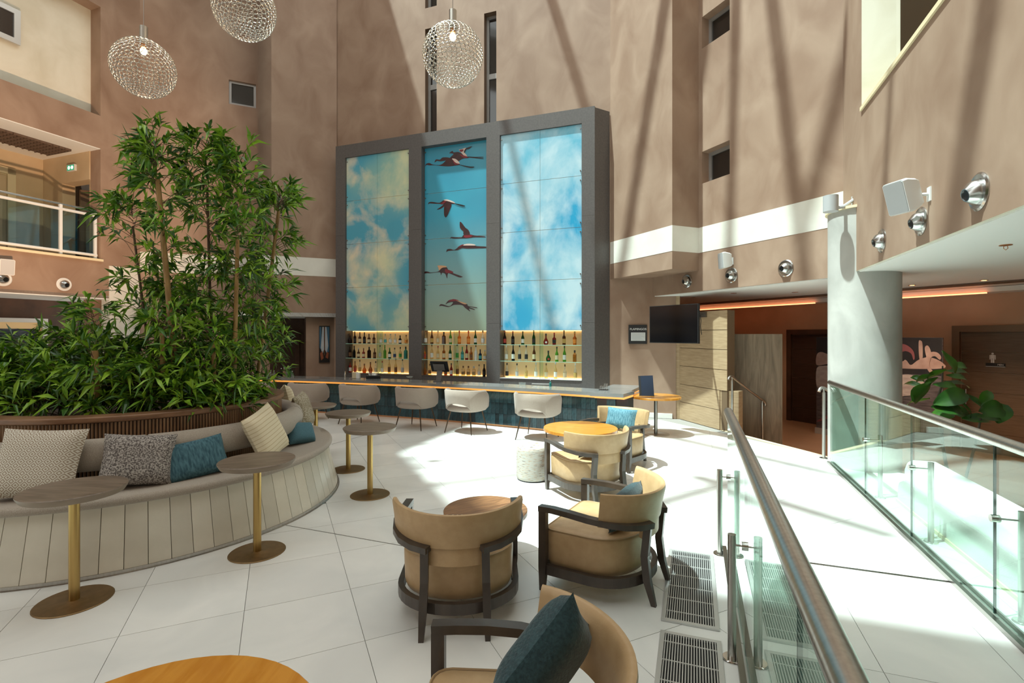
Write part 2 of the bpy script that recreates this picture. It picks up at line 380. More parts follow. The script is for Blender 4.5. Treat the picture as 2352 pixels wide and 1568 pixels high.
# --- near right wall with the upper gallery opening
tO = PN.hit(1979, 250)[0]; zO = PN.hit(1979, 250)[1]
wn = wall('wall_near', PN, -.02, 9.2, ZS, H, [(tO, 5.0, zO, 7.6)], .35, rmat='plaster_cream')
mb = MB(); mb.hexa(PN.pt(tO, zO-.03, .02), PN.d*4.2, -PN.n*.40, V((0,0,.045))); mb.build('sill', 'cream_strip', wn, wn.location)
wall('wall_gallery', Plane(PN.pt(0, 0, -2.4)[:2], 200, -1), -.5, 6, zO-.4, 8, [], .1, 'frame_brown')
PG = Plane(PN.pt(tO, 0, -.35)[:2], 290, -1)
mb = MB(); mb.hexa(PN.pt(tO-.12, zO-.3, -.35), PN.d*.12, -PN.n*.04, V((0,0,3.6))); mb.build('wall_gallery_side', 'plaster_cream', kind='structure', org=PN.pt(tO, zO, -.8))
mb = MB(); mb.hexa(PN.pt(tO-.5, 7.6, -.35), PN.d*6, -PN.n*2.2, V((0,0,.15))); mb.hexa(PN.pt(tO-.5, zO-.4, -.35), PN.d*6, -PN.n*2.2, V((0,0,.15))); mb.hexa(PN.pt(-.45, zO-.4, -.35), PN.d*.1, -PN.n*2.1, V((0,0,4.2)), 1); mb.build('ceiling_gallery', ['white_ceiling', 'frame_brown'], kind='structure', org=PN.pt(tO, 7.6, -1))
mb = MB(); q = PN.pt(tO+.9, zO-.25, -2.38); mb.hexa(q, PN.d*.8, PN.n*.03, V((0,0,2.2))); mb.build('door_4', 'door_dark', kind='structure', org=q)
# --- left facets
zl = 2.16; tl = PL.tx(592)
w1 = wall('wall_left_facet', PL, tl, .06, zl, H, [], .3)
strip('stripe', PL, tl, .06, S0, S1, parent=w1, org=w1.location)
hk = [PK.tx(525.6), PK.tx(588), PK.hit(556, 243)[1], PK.hit(556, 188)[1]]
wk = wall('wall_left_back', PK, -.3, PK.tx(620), 0, H, [hk], .3)
strip('stripe', PK, 0, PK.tx(612), S0, S1, parent=wk, org=wk.location)
window('window_6', PK, hk, .1, [], 'small square window on the shaded brown wall above the bamboo', fw=.055)
mb = MB(); a, b = PL.pt(tl, 0), PK.pt(PK.tx(612), 0)   # return between the two facets
d_ = -PL.n
mb.hexa(a + V((0,0,zl)) + PL.d*.0, d_*.75, PL.d*.3, V((0,0,H-zl))); mb.build('wall_left_return', 'plaster', kind='structure', org=a)
# lower niche and wall under the left facet
PLs = Plane(PL.pt(0, 0, -.25)[:2], 65, -1)
wall('wall_niche', PLs, PLs.tx(703), .2, 0, zl+.1, [], .2)
PLd = Plane(PL.pt(0, 0, -1.3)[:2], 65, -1)
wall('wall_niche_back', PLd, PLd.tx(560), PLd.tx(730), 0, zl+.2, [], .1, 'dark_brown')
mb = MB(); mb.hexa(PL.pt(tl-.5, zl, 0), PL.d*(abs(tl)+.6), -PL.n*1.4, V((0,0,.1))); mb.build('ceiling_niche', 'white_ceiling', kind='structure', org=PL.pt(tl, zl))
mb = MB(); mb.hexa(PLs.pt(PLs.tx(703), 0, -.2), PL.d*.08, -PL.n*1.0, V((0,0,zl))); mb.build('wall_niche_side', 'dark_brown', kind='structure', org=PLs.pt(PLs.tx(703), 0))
ta, tb = PLd.tx(637), PLd.tx(683); zt = PLd.hit(660, 762)[1]
rd = empty('door_1', PLd.pt((ta+tb)/2, 0), kind='structure')
strip('door_leaf', PLd, ta+.06, tb-.06, 0, zt-.06, .03, .04, 'door_dark', rd, rd.location)
mb = MB()
for x0, x1, c, d in ((ta-.05, ta+.06, 0, zt+.05), (tb-.06, tb+.05, 0, zt+.05), (ta+.06, tb-.06, zt-.06, zt+.05)): mb.hexa(PLd.pt(x0, c, .0), PLd.d*(x1-x0), PLd.n*.05, V((0,0,d-c)))
mb.build('door_frame', 'dark_brown', rd, rd.location)
# --- left wall: balcony and upper recess
tB = PW.tx(231); zb0, zb1 = 3.34, 5.79; zu0, zu1 = 6.51, 8.9; zc = 2.51
wl = wall('wall_left', PW, -.02, 14, zc, H, [(tB, 13, zb0, zb1), (tB, 13, zu0, zu1)], .35)
strip('recess_back', PW, tB-.1, 13.2, zu0-.1, zu1+.1, -.33, .05, 'plaster_cream', wl, wl.location)
hw = [PW.tx(42, -.33), PW.tx(42, -.33)+1.3, PW.hit(20, 97, -.33)[1], PW.hit(30, 22, -.33)[1]]
PWr = Plane(PW.pt(0, 0, -.30)[:2], 200, 1)
window('window_7', PWr, hw, -.0, [], 'white framed window in the cream recess at the upper left', fw=.1, fm='alu')
mb = MB(); mb.hexa(PW.pt(.02, 0, -.25), PW.d*(PW.tx(250)-.02), PW.n*.27, V((0,0,3.24))); mb.build('trim_1', 'plaster_white', kind='structure', org=PW.pt(.3, 0), label='white pilaster in the corner behind the bamboo')
# balcony room
dB = 2.0
bl = wall('wall_balcony', Plane(PW.pt(0,0,-dB)[:2], 200, 1), tB-.8, 13, zb0-.1, zb1+.2, [], .1, 'beige_wall')
PE = Plane(PW.pt(tB-.28, 0, -.35)[:2], 110, 1)   # end wall of the balcony, runs away to the right-back
PE = Plane(PW.pt(tB+.02, 0, -.34)[:2], 290, 1)
# end wall: t from 0 (front) to dB-.34 (back)
e0, e1 = .0, .95; ez = 5.15
we = wall('wall_balcony_end', PE, 0, dB-.34, zb0-.1, zb1+.2, [(e0, e1, zb0-.05, ez)], .25, 'beige_wall')
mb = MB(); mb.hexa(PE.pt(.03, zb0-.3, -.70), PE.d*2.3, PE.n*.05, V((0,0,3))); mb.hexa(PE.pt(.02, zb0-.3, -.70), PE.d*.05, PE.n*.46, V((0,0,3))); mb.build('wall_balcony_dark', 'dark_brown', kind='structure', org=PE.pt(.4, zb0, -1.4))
mb = MB(); mb.hexa(PW.pt(tB+.003, zb1-.016, -.004), PW.d*12, -PW.n*2.15, V((0,0,.1))); cb = mb.build('ceiling_balcony', 'white_ceiling', kind='structure', org=PW.pt(tB+2, zb1, -1))
mb = MB(); g0, g1 = .30, 1.15; tg0, tg1 = tB+.22, tB+6
mb.hexa(PW.pt(tg0, zb1-.021, -g0-.3), PW.d*(tg1-tg0), -PW.n*(g1-g0), V((0,0,.004)), 1)
k = tg0
while k < tg1: mb.hexa(PW.pt(k, zb1-.06, -g0-.3), PW.d*.02, -PW.n*(g1-g0), V((0,0,.05))); k += .11
k = g0
while k < g1: mb.hexa(PW.pt(tg0, zb1-.06, -k-.3), PW.d*(tg1-tg0), -PW.n*.02, V((0,0,.05))); k += .11
mb.build('ceiling_grid', ['grid_brown', 'dark_brown'], cb, cb.location, kind='stuff')
mb = MB(); mb.hexa(PW.pt(tB-.6, zb0-.25, -.3), PW.d*13, -PW.n*1.8, V((0,0,.24))); mb.build('floor_balcony', 'lower_stone', kind='structure', org=PW.pt(tB+2, zb0, -1))
strip('trim_2', PW, tB-.03, 12.9, zb0-.03, zb0+.02, .05, .12, 'cream_strip', kind='structure', org=PW.pt(tB, zb0))
# open leaf and side door on the balcony
mb = MB(); q = PE.pt(e0+.75, zb0, -.25); mb.hexa(q, -PE.n*.40 - PE.d*.40, PE.d*.05, V((0,0,1.72))); mb.build('door_2', 'door_wood', kind='structure', org=q)
PBk = Plane(PW.pt(0,0,-dB)[:2], 200, 1); td = PBk.tx(33)
rd = empty('door_3', PBk.pt(td+.5, zb0), kind='structure')
strip('door_leaf', PBk, td+.16, td+1.0, zb0, 5.2, .03, .05, 'beige_wall', rd, rd.location)
mb = MB(); mb.hexa(PBk.pt(td, zb0), PBk.d*.14, PBk.n*.06, V((0,0,2.05))); mb.hexa(PBk.pt(td, 5.25), PBk.d*1.1, PBk.n*.06, V((0,0,.14))); mb.build('door_frame', 'cream_strip', rd, rd.location)
# room below the balcony
mb = MB(); mb.hexa(PW.pt(.0, zc-.02, 0), PW.d*13, -PW.n*2.6, V((0,0,.08))); mb.build('ceiling_left', 'white_ceiling', kind='structure', org=PW.pt(3, zc, -1))
PU = Plane(PW.pt(0,0,-1.6)[:2], 200, 1)
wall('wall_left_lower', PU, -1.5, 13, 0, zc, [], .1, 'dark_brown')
wall('wall_left_pier', Plane(PW.pt(0,0,-.4)[:2], 200, 1), .02, PW.tx(205, -.4), 0, zc, [], .2, 'plaster')
# --- walls behind the viewer close the atrium
mb = MB(); mb.hexa((-15.5, -5.2, 0), (18.6, 0, 0), (0, -.3, 0), (0,0,H)); mb.build('wall_rear', 'plaster', kind='structure', org=(-6,-5.2,0))
mb = MB(); mb.hexa(PN.pt(9.1, 0, -.3), PN.d*4.0, PN.n*.3, V((0,0,H))); mb.build('wall_rear_right', 'plaster', kind='structure', org=PN.pt(10,0))
# --- unseen roof band, shaped for its shade, and skylight beams (above the frame; they throw the shade seen in the photo)
off = V((SUN.x, SUN.y, 0)) * (H / -SUN.z)
def up(p): return V((p[0], p[1], 0)) - off
A_, B_ = up((-1.70, 7.214)), up((-.12, 3.80))
ra = V((math.sin(R(20)), math.cos(R(20)), 0)); rb = V((math.sin(R(110)), math.cos(R(110)), 0))
E1, E3 = A_ + ra*9.5, B_ + rb*12
ln = V((ra.y, -ra.x, 0)) * -1; nd = -ra
mb = MB(); mb.prism([E1[:2], (E1 + ln*4.6)[:2], (A_ + ln*4.2 - ra*1)[:2], (B_ + ln*3.0 + nd*3.2)[:2], (E3 + nd*3.2)[:2], E3[:2], B_[:2], A_[:2]], H, H+.35); mb.build('ceiling', 'roof_white', kind='structure', org=(-6,0,H))  # roof band cut to keep sun off the left and near floor
def beam(pa, pb, wd=.26, ext=.0):
    """skylight beam above the two shaded points pa, pb"""
    q = []
    for p in (pa, pb):
        p = V(p); t = (H - .25 - p.z) / SUN.z; q.append(p + SUN*t)
    d = (q[1]-q[0]).normalized(); q[0] -= d*ext; q[1] += d*ext
    mb = MB(); mb.tube(q, .1, sq=(wd, .3)); return mb.build('skylight_beam', 'beam_white', kind='structure', org=q[0])
def wp(P, x, y): t, z = P.hit(x, y); return P.pt(t, z)
for P, a, b, wd, ex in ((PR, (1690,20), (1674,620), .2, 2.5), (PR, (1776,20), (1838,540), .2, 1.2), (PR, (1930,200), (1858,470), .15, .3), (PB, (1522,40), (1437,560), .18, .6),
                        (PN, (2262,60), (2198,470), .26, .5), (PN, (2042,260), (2028,500), .10, .2), (PD, (1268,0), (1336,220), .14, .3), (PF, (1165,300), (1262,730), .12, .2)):
    beam(wp(P, *a), wp(P, *b), wd, ex)
for a, b, wd, ex in (((885,1025), (1300,1006), .10, .3), ((965,1117), (1182,1091), .15, .2), ((1500,1160), (1690,1105), .18, .3), ((1560,1008), (1900,1085), .10, .3), ((1690,1122), (1900,1186), .16, .6)):
    beam(fl(*a), fl(*b), wd, ex)
# --- corridor on the right
poly = [tuple(PR.pt(-1.228,0,-.03)[:2]), (C1.x+.03, C1.y-.006), tuple(PN.pt(9.2,0,-.03)[:2]), (1.3,-3.2), (14,-3.2), tuple(PC.pt(14,0,-.1)[:2]), tuple(PC.pt(-5,0,-.1)[:2]), (3.1, 15.4)]
mb = MB(); mb.prism(poly, ZS-.012, ZS+.1); cr = mb.build('ceiling_corridor', 'white_ceiling', kind='structure', org=(6, 6, ZS))
wall('wall_corridor', PC, -5, 14, LOW, ZS, [], .2, 'peach_wall')
mb = MB(); mb.hexa((3.25, 10.5, LOW), (.3, 5.1, 0), (-.25, 0, 0), (0,0,2.8)); mb.hexa((3.2, 14.2, LOW), (3.6, .9, 0), (0, .2, 0), (0,0,2.8)); mb.build('wall_corridor_end', 'peach_wall', kind='structure', org=(5,14,LOW))
mb = MB(); mb.hexa((1.2, -3.2, LOW), (13, 0, 0), (0, -.2, 0), (0,0,2.8)); mb.build('wall_corridor_rear', 'peach_wall', kind='structure', org=(6,-3.2,LOW))
mb = MB(); mb.prism([(3.0, 10.6), (3.6, 9.2), (4.62, 7.0), (4.62, 6.6), (2.05, -.4), (1.3,-3.2), (13.6,-3.2), (4.9,15.3), (3.2,15)], LOW-.1, LOW); mb.build('floor_lower', 'lower_stone', kind='structure', org=(6,6,LOW))
# ceiling services: dark grid strip, orange light line
o = PC.pt(0, ZS); mb = MB()
mb.hexa(PC.pt(-4, ZS-.03, 1.05), PC.d*11, PC.n*.35, V((0,0,.02)))
mb.build('ceiling_grid', 'grid_brown', cr, cr.location)
mb = MB(); mb.hexa(PC.pt(-4, ZS-.10, .0), PC.d*12, PC.n*.45, V((0,0,.08))); mb.build('ceiling_drop', 'white_ceiling', cr, cr.location)
def led(name, P, t0, t1, z, off, w=.05, mat='led_pink', **k):
    mb = MB(); mb.hexa(P.pt(t0, z, off), P.d*(t1-t0), P.n*w, V((0,0,.02))); return mb.build(name, mat, org=P.pt(t0, z, off), **k)
tq = PC.tx(1905); led('light_line', PC, -3.6, tq, ZS-.125, .47, .025, label='orange light line in the corridor ceiling left of the column', cat='light', group='corridor light lines')
led('light_line', PC, PC.tx(1990), PC.tx(2300), ZS-.125, .47, .025, label='orange light line in the corridor ceiling right of the column', cat='light', group='corridor light lines')
# --- column at the corner
mb = MB(); cc = V((4.60, 6.55, 0)); cr_ = .40
mb.lathe([(cr_, LOW), (cr_, 3.30)], 40, cc); mb.disc(cc + V((0,0,3.30)), cr_, 40)
col = mb.build('column', 'plaster_column', kind='structure', smooth=True, org=cc, label='round plastered column at the right corner of the atrium', cat='column')
mb = MB(); mb.lathe([(0,3.30), (cr_+.03, 3.30), (cr_+.03, 3.33), (0, 3.33)], 40, cc); mb.build('column_cap', 'cream_strip', col, cc, smooth=True)
# --- floors
A2 = V((-math.sin(R(25)), math.cos(R(25)), 0)); B2 = V((math.cos(R(25)), math.sin(R(25)), 0)); T = .627
BAL = fl(1906.5, 1063); balP = Plane(BAL[:2], 200, -1)        # right balustrade line
BL = fl(1673, 1263); blP = Plane(BL[:2], 200, -1)             # left balustrade line
THR = [V((2.95, 10.32, 0)), V((3.40, 10.14, 0)), V((3.72, 8.97, 0)), V((4.42, 6.98, 0))]
floor_poly = [(-15, -5.2), (-15, 14), (-9, 14), (-4.4, 13.6), (2.0, 10.75), (3.17, 10.2), (3.40, 10.14), (3.72, 8.97), (4.33, 7.0), (4.42, 6.86), tuple(balP.pt(.3,0,-.80)[:2]), tuple(balP.pt(7.5, 0, -.80)[:2]), (2.0, -5.2)]
mb = MB(); mb.prism(floor_poly, -.35, -.006); flo = mb.build('floor', 'grout', kind='structure', org=(0,0,0))
def clip(poly, p, n):
    out = []
    for i in range(len(poly)):
        a, b = poly[i], poly[(i+1) % len(poly)]; da, db = (a-p).dot(n), (b-p).dot(n)
        if da >= 0: out.append(a)
        if (da >= 0) != (db >= 0): out.append(a + (b-a)*(da/(da-db)))
    return out
DR = [fl(1890, 1297), fl(2208, 1340)]; drd = (DR[1]-DR[0]).normalized(); drn = V((-drd.y, drd.x, 0))  # towards far side
tiles = []
def grid(p0, ax, ay, cond, clips):
    for i in range(-26, 40):
        for j in range(-26, 40):
            q = [p0 + ax*(i+a)*T + ay*(j+b)*T for a, b in ((0,0),(1,0),(1,1),(0,1))]
            for pl in clips:
                if not q: break
                q = clip(q, *pl)
            if len(q) < 3: continue
            c = sum(q, V((0,0,0)))/len(q)
            if cond(c): tiles.append((c, q))
P0 = V((-2.219, 2.823, 0))
BC = V((-3.82, 5.17, 0))
def inroom(c): return -11 < c.x < 5 and c.y > .6 and abs(c.x) < c.y*1.25+.8 and (c-BC).length > 1.7 and c.y < 10.9 - .36*c.x + .25
rw = (PR.p + PR.n*.0, PR.n)
grid(P0, B2, A2, inroom, [(BL, blP.n), (PR.pt(0,0,.05), PR.n), (PD.p, PD.n)])
BX = balP.pt(0,0,-.78)
grid(P0, B2, A2, inroom, [(BL, -blP.n), (BX, balP.n), (DR[0], drn), (PR.pt(0,0,.03), PR.n)])
grid(DR[0], drd, -drn, inroom, [(BL, -blP.n), (BX, balP.n), (DR[0], -drn)])
tiles.sort(key=lambda t: t[0].length)
rest = MB()
for n, (c, q) in enumerate(tiles):
    s = []
    for p in q:
        e = (p - c); s.append(c + e*(1 -   .0024/max(e.length, .02)))
    if n < 300: mb = MB(); mb.prism([tuple(p[:2]) for p in s], -.02, 0); mb.build('tile', 'floor_stone', flo, (0,0,0))
    else: rest.prism([tuple(p[:2]) for p in s], -.02, 0)
if rest.v: rest.build('far_tiles', 'floor_stone', flo, (0,0,0), kind='stuff')
# metal joints let into the floor
def joint(a, b, w=.012, mat='dark_steel', name='floor_joint'):
    d = (b-a).normalized(); n = V((-d.y, d.x, 0)); mb = MB(); mb.hexa(a - n*w/2 + V((0,0,-.01)), d*(b-a).length, n*w, V((0,0,.0125))); return mb.build(name, mat, flo, (0,0,0))
j1, j2 = fl(640, 1203), fl(905, 1250); joint(j1, j2 + (j2-j1)*.8, .006)
j1, j2 = fl(762, 1020), fl(843, 998); joint(j1, j2 + (j2-j1)*.3, .006)
joint(DR[0] - drd*.42, DR[1] + drd*.02, .028)
# threshold and steps down to the corridor
mb = MB(); tA, tB_ = V((3.74, 8.92, 0)), V((4.36, 6.98, 0)); dd = (tB_-tA).normalized(); nn = V((-dd.y, dd.x, 0))
if nn.x < 0: nn = -nn
mb.hexa(tA + V((0,0,-.02)), dd*(tB_-tA).length, nn*.07, V((0,0,.022))); mb.build('trim_3', 'cream_strip', kind='structure', org=tA)
mb = MB(); mb.hexa(tA + nn*.07 + V((0,0,LOW)), dd*(tB_-tA).length, nn*.32, V((0,0,.15))); mb.build('step', 'lower_stone', kind='structure', org=tA, label='stone step down from the atrium to the corridor', cat='step')
mb = MB(); q = PD.pt(PD.tx(1450), 0, .0); mb.hexa(q, PD.d*(1.25-PD.tx(1450)), PD.n*.025, V((0,0,.10))); mb.build('baseboard_display', 'white_stone', kind='structure', org=q)
# ---------------------------------------------------------------- backlit sky display and bottle shelves
def skymat(name, blue, blue2, cloud, cloud2, seed, lo, hi, em, aspect, vert=False):
    m = bpy.data.materials.new(name); m.use_nodes = True; MAT[name] = m
    nt = m.node_tree; N = nt.nodes; L = nt.links; p = N['Principled BSDF']
    uv = N.new('ShaderNodeUVMap'); mp = N.new('ShaderNodeMapping'); mp.inputs['Scale'].default_value = (1, aspect, 1); mp.inputs['Location'].default_value = (seed, seed*.7, 0)
    L.new(uv.outputs[0], mp.inputs[0])
    n1 = N.new('ShaderNodeTexNoise'); n1.inputs['Scale'].default_value = 2.2; n1.inputs['Detail'].default_value = 9; n1.inputs['Roughness'].default_value = .55; n1.inputs['Distortion'].default_value = .25
    n2 = N.new('ShaderNodeTexNoise'); n2.inputs['Scale'].default_value = 1.1; n2.inputs['Detail'].default_value = 2
    L.new(mp.outputs[0], n1.inputs['Vector']); L.new(mp.outputs[0], n2.inputs['Vector'])
    def ramp(src, a, b, ca, cb):
        r = N.new('ShaderNodeValToRGB'); e = r.color_ramp.elements; e[0].position = a; e[1].position = b; e[0].color = (*ca, 1); e[1].color = (*cb, 1); L.new(src, r.inputs[0]); return r.outputs[0]
    skyc = ramp(n2.outputs['Fac'], .38, .62, blue, blue2); clc = ramp(n2.outputs['Fac'], .35, .65, cloud, cloud2); fac = ramp(n1.outputs['Fac'], lo, hi, (0,0,0), (1,1,1))
    mx = N.new('ShaderNodeMix'); mx.data_type = 'RGBA'; L.new(fac, mx.inputs['Factor']); L.new(skyc, mx.inputs['A']); L.new(clc, mx.inputs['B'])
    if vert:
        sx = N.new('ShaderNodeSeparateXYZ'); L.new(uv.outputs[0], sx.inputs[0]); fac = ramp(sx.outputs['Y'], .0, .62, (1,1,1), (0,0,0)); L.new(fac, mx.inputs['Factor'])
    L.new(mx.outputs['Result'], p.inputs['Base Color']); L.new(mx.outputs['Result'], p.inputs['Emission Color']); p.inputs['Emission Strength'].default_value = em
    p.inputs['Roughness'].default_value = .25
skymat('sky_left', (.06,.27,.36), (.22,.38,.32), (.78,.56,.36), (.50,.52,.33), 5.6, .44, .68, .17, 2.2)
skymat('sky_mid', (.035,.24,.35), (.04,.28,.39), (.27,.33,.23), (.25,.31,.22), 9.3, .50, .75, .13, 2.6, True)  # print fading to tan, with warm backlight mixed into its lower colour
skymat('sky_right', (.02,.30,.52), (.10,.40,.55), (.60,.70,.72), (.42,.60,.68), 21.7, .36, .62, .10, 1.7)
M('flam_dark', (.028,.008,.010), .3, c2=(.055,.012,.014), scale=9); M('flam_red', (.20,.012,.022), .3); M('flam_pale', (.66,.52,.46), .3); M('flam_peach', (.62,.34,.18), .3); M('flam_black', (.012,.010,.012), .3)
ZP0, ZP1, ZT = 1.80, 6.13, 6.45
BAYS = [(793, 939), (968, 1117), (1148, 1336)]
O = PF.pt(PF.tx(1040), 0)
ds = empty('bar_display', O, label='tall grey framed bar display with backlit sky panels and shelves', cat='display')
ex = [771, 793, 939, 968, 1117, 1148, 1336, 1366]; tt = [PF.tx(x) for x in ex]
for i in (0, 2, 4, 6):
    for z0, z1 in ((0, 1.957), (1.960, 4.187), (4.190, ZT)):
        mb = MB(); mb.hexa(PF.pt(tt[i], z0, -.33), PF.d*(tt[i+1]-tt[i]), PF.n*.33, V((0,0,z1-z0))); mb.build('post_panel', 'clad_grey', ds, O)
for i in (1, 3, 5):
    mb = MB(); mb.hexa(PF.pt(tt[i]+.001, ZP1, -.33), PF.d*(tt[i+1]-tt[i]-.002), PF.n*.329, V((0,0,ZT-ZP1-.001))); mb.build('header_panel', 'clad_grey', ds, O)
a, b = PF.pt(tt[7], 0), V((2.083, 10.6, 0)); c = PF.pt(tt[7], 0, -.33)
mb = MB(); mb.prism([a[:2], (b-V((.02,.01,0)))[:2], c[:2]], 0, ZT-.03); mb.build('side_panel', 'clad_grey', ds, O)
mb = MB(); mb.hexa(PF.pt(tt[0], 1.75, -.34), PF.d*(tt[7]-tt[0]), PF.n*.02, V((0,0,4.5))); mb.build('back_board', 'backlight', ds, O)
clips = MB()
for k, (x0, x1) in enumerate(BAYS):
    t0, t1 = PF.tx(x0)+.006, PF.tx(x1)-.006; m = ('sky_left', 'sky_mid', 'sky_right')[k]
    rec = -.14 if k == 1 else -.04
    cols = [(t0, t1)] if k == 1 else [(t0, (t0+t1)/2), ((t0+t1)/2, t1)]
    nr = 4; hh = (ZP1-ZP0)/nr
    for r in range(nr):
        for ca, cb in cols:
            mb = MB(); mb.hexa(PF.pt(ca+.003, ZP0+r*hh+.004, rec-.012), PF.d*(cb-ca-.006), PF.n*.012, V((0,0,hh-.008)))
            mb.build('sky_pane', m, ds, O, uv=lambda p, t0=t0, t1=t1: (((p-PF.p).dot(PF.d)-t0)/(t1-t0), (p.z-ZP0)/(ZP1-ZP0)))
        for tc in (t0+.025, t1-.025):
            for zz in (.10, hh-.10): clips.cyl(PF.pt(tc, ZP0+r*hh+zz, rec), PF.pt(tc, ZP0+r*hh+zz, rec+.025), .014, n=8)
clips.build('standoff_clips', 'dark_steel', ds, O, kind='stuff')
def smooth_loop(pts, k=3):
    out = []; n = len(pts)
    for i in range(n):
        p0, p1, p2, p3 = (V(pts[(i+j) % n]) for j in (-1, 0, 1, 2))
        for s_ in range(k):
            t = s_/k; out.append(tuple((p1*2 + (p2-p0)*t + (p0*2-p1*5+p2*4-p3)*t*t + (p1*3-p0-p2*3+p3)*t*t*t)*.5))
    return out
def decal(P, pts, off, mat, name, parent, org, conv, smooth=0):
    if smooth: pts = smooth_loop(pts, smooth)
    tz = [P.hit(*conv(p), off) for p in pts]; n = len(tz); th = .0012
    A = sum(tz[i][0]*tz[(i+1)%n][1]-tz[(i+1)%n][0]*tz[i][1] for i in range(n))
    if A < 0: tz = tz[::-1]
    mb = MB(); vs = [P.pt(t, z, off) for t, z in tz] + [P.pt(t, z, off+th) for t, z in tz]
    mb.add(vs, [tuple(range(n, 2*n))] + [(i, (i+1)%n, n+(i+1)%n, n+i) for i in range(n)])
    return mb.build(name, mat, parent, org)
c3 = lambda p: (960 + p[0]/8.71, 320 + p[1]/8.71); c4 = lambda p: (960 + p[0]/6.817, 490 + p[1]/6.817)
BIRDS = [
 (c3, [('flam_dark', [(625,275),(690,230),(715,260),(800,250),(870,280),(915,320),(1000,350),(1010,375),(930,380),(870,400),(800,440),(760,400),(690,390),(640,370),(690,320),(710,290),(660,280)]),
       ('flam_black', [(1005,343),(1150,350),(1300,347),(1300,362),(1180,368),(1300,378),(1300,392),(1120,375),(1010,362)]),
       ('flam_pale', [(820,210),(870,195),(960,170),(940,200),(920,250),(985,330),(930,330),(880,280)]), ('flam_black', [(920,250),(950,190),(985,165),(1085,135),(1020,195),(970,205),(935,270)]), ('flam_red', [(830,215),(905,200),(900,235),(860,250)]), ('flam_red', [(840,300),(915,320),(1000,352),(940,372),(880,345)])]),
 (c3, [('flam_dark', [(140,545),(165,490),(230,472),(290,500),(420,515),(500,480),(560,420),(620,370),(690,390),(760,460),(830,490),(830,510),(720,530),(600,540),(450,530),(330,515),(230,520),(175,510)]),
       ('flam_dark', [(332,460),(360,400),(440,405),(500,360),(640,370),(560,420),(450,440),(380,430)]), ('flam_pale', [(680,388),(760,395),(840,480),(760,470)]), ('flam_red', [(690,400),(760,475),(830,492),(740,500)]), ('flam_black', [(830,505),(1020,540),(1110,545),(1125,560),(1040,570),(850,520)])]),
 (c3, [('flam_dark', [(200,1300),(220,1260),(290,1250),(430,1268),(520,1215),(640,1240),(740,1275),(720,1290),(600,1290),(540,1330),(450,1390),(375,1405),(440,1360),(510,1300),(450,1290),(300,1285),(235,1280)]),
       ('flam_pale', [(510,1215),(580,1200),(690,1235),(745,1275),(660,1255),(600,1235)]), ('flam_dark', [(540,1310),(640,1245),(670,1310),(640,1400),(600,1500),(560,1560),(525,1520),(520,1400)]), ('flam_red', [(460,1285),(540,1230),(560,1245),(490,1300)]), ('flam_black', [(735,1280),(850,1300),(945,1328),(900,1342),(760,1300)])]),
 (c4, [('flam_dark', [(500,400),(520,370),(560,370),(680,375),(715,335),(820,330),(890,345),(1040,358),(1045,372),(900,372),(830,380),(760,388),(670,390),(560,395),(520,388)]), ('flam_dark', [(655,140),(680,140),(740,220),(790,260),(810,328),(715,330),(710,280),(660,230)]), ('flam_red', [(720,345),(850,340),(820,372),(740,378)])]),
 (c4, [('flam_dark', [(445,605),(455,565),(510,555),(570,570),(640,520),(700,490),(860,485),(920,510),(1070,520),(1070,540),(960,545),(880,548),(760,550),(690,545),(620,575),(550,580),(470,590)]), ('flam_pale', [(650,510),(760,475),(870,480),(900,500),(820,502),(700,502)]), ('flam_red', [(620,528),(690,488),(720,490),(660,520)])]),
 (c4, [('flam_dark', [(90,940),(110,910),(160,910),(200,925),(310,910),(350,880),(380,840),(450,840),(480,900),(540,930),(690,985),(690,998),(640,1000),(520,950),(470,940),(455,1020),(430,950),(380,930),(360,970),(340,920),(200,935),(140,935)]), ('flam_peach', [(310,815),(420,820),(450,840),(380,850),(330,890),(320,850)]), ('flam_red', [(430,870),(545,910),(540,930),(440,930)])]),
 (c4, [('flam_dark', [(333,1450),(355,1420),(400,1425),(440,1440),(500,1450),(550,1390),(470,1400),(430,1425),(480,1360),(560,1350),(680,1390),(770,1420),(790,1450),(915,1468),(915,1480),(800,1465),(885,1498),(880,1510),(800,1490),(820,1535),(740,1480),(690,1435),(580,1430),(540,1440),(480,1465),(420,1455),(370,1445)]), ('flam_red', [(470,1375),(550,1340),(640,1362),(560,1372)]), ('flam_peach', [(600,1360),(760,1410),(720,1420),(640,1382)])])]
for cv, parts in BIRDS:
    root = None
    for i, (m, pts) in enumerate(parts):
        o_ = decal(PF, pts, -.139 + .0014*(i+1), m, 'bird_print' if i == 0 else 'bird_detail', ds if root is None else root, O, cv, 3)
        if root is None: root = o_
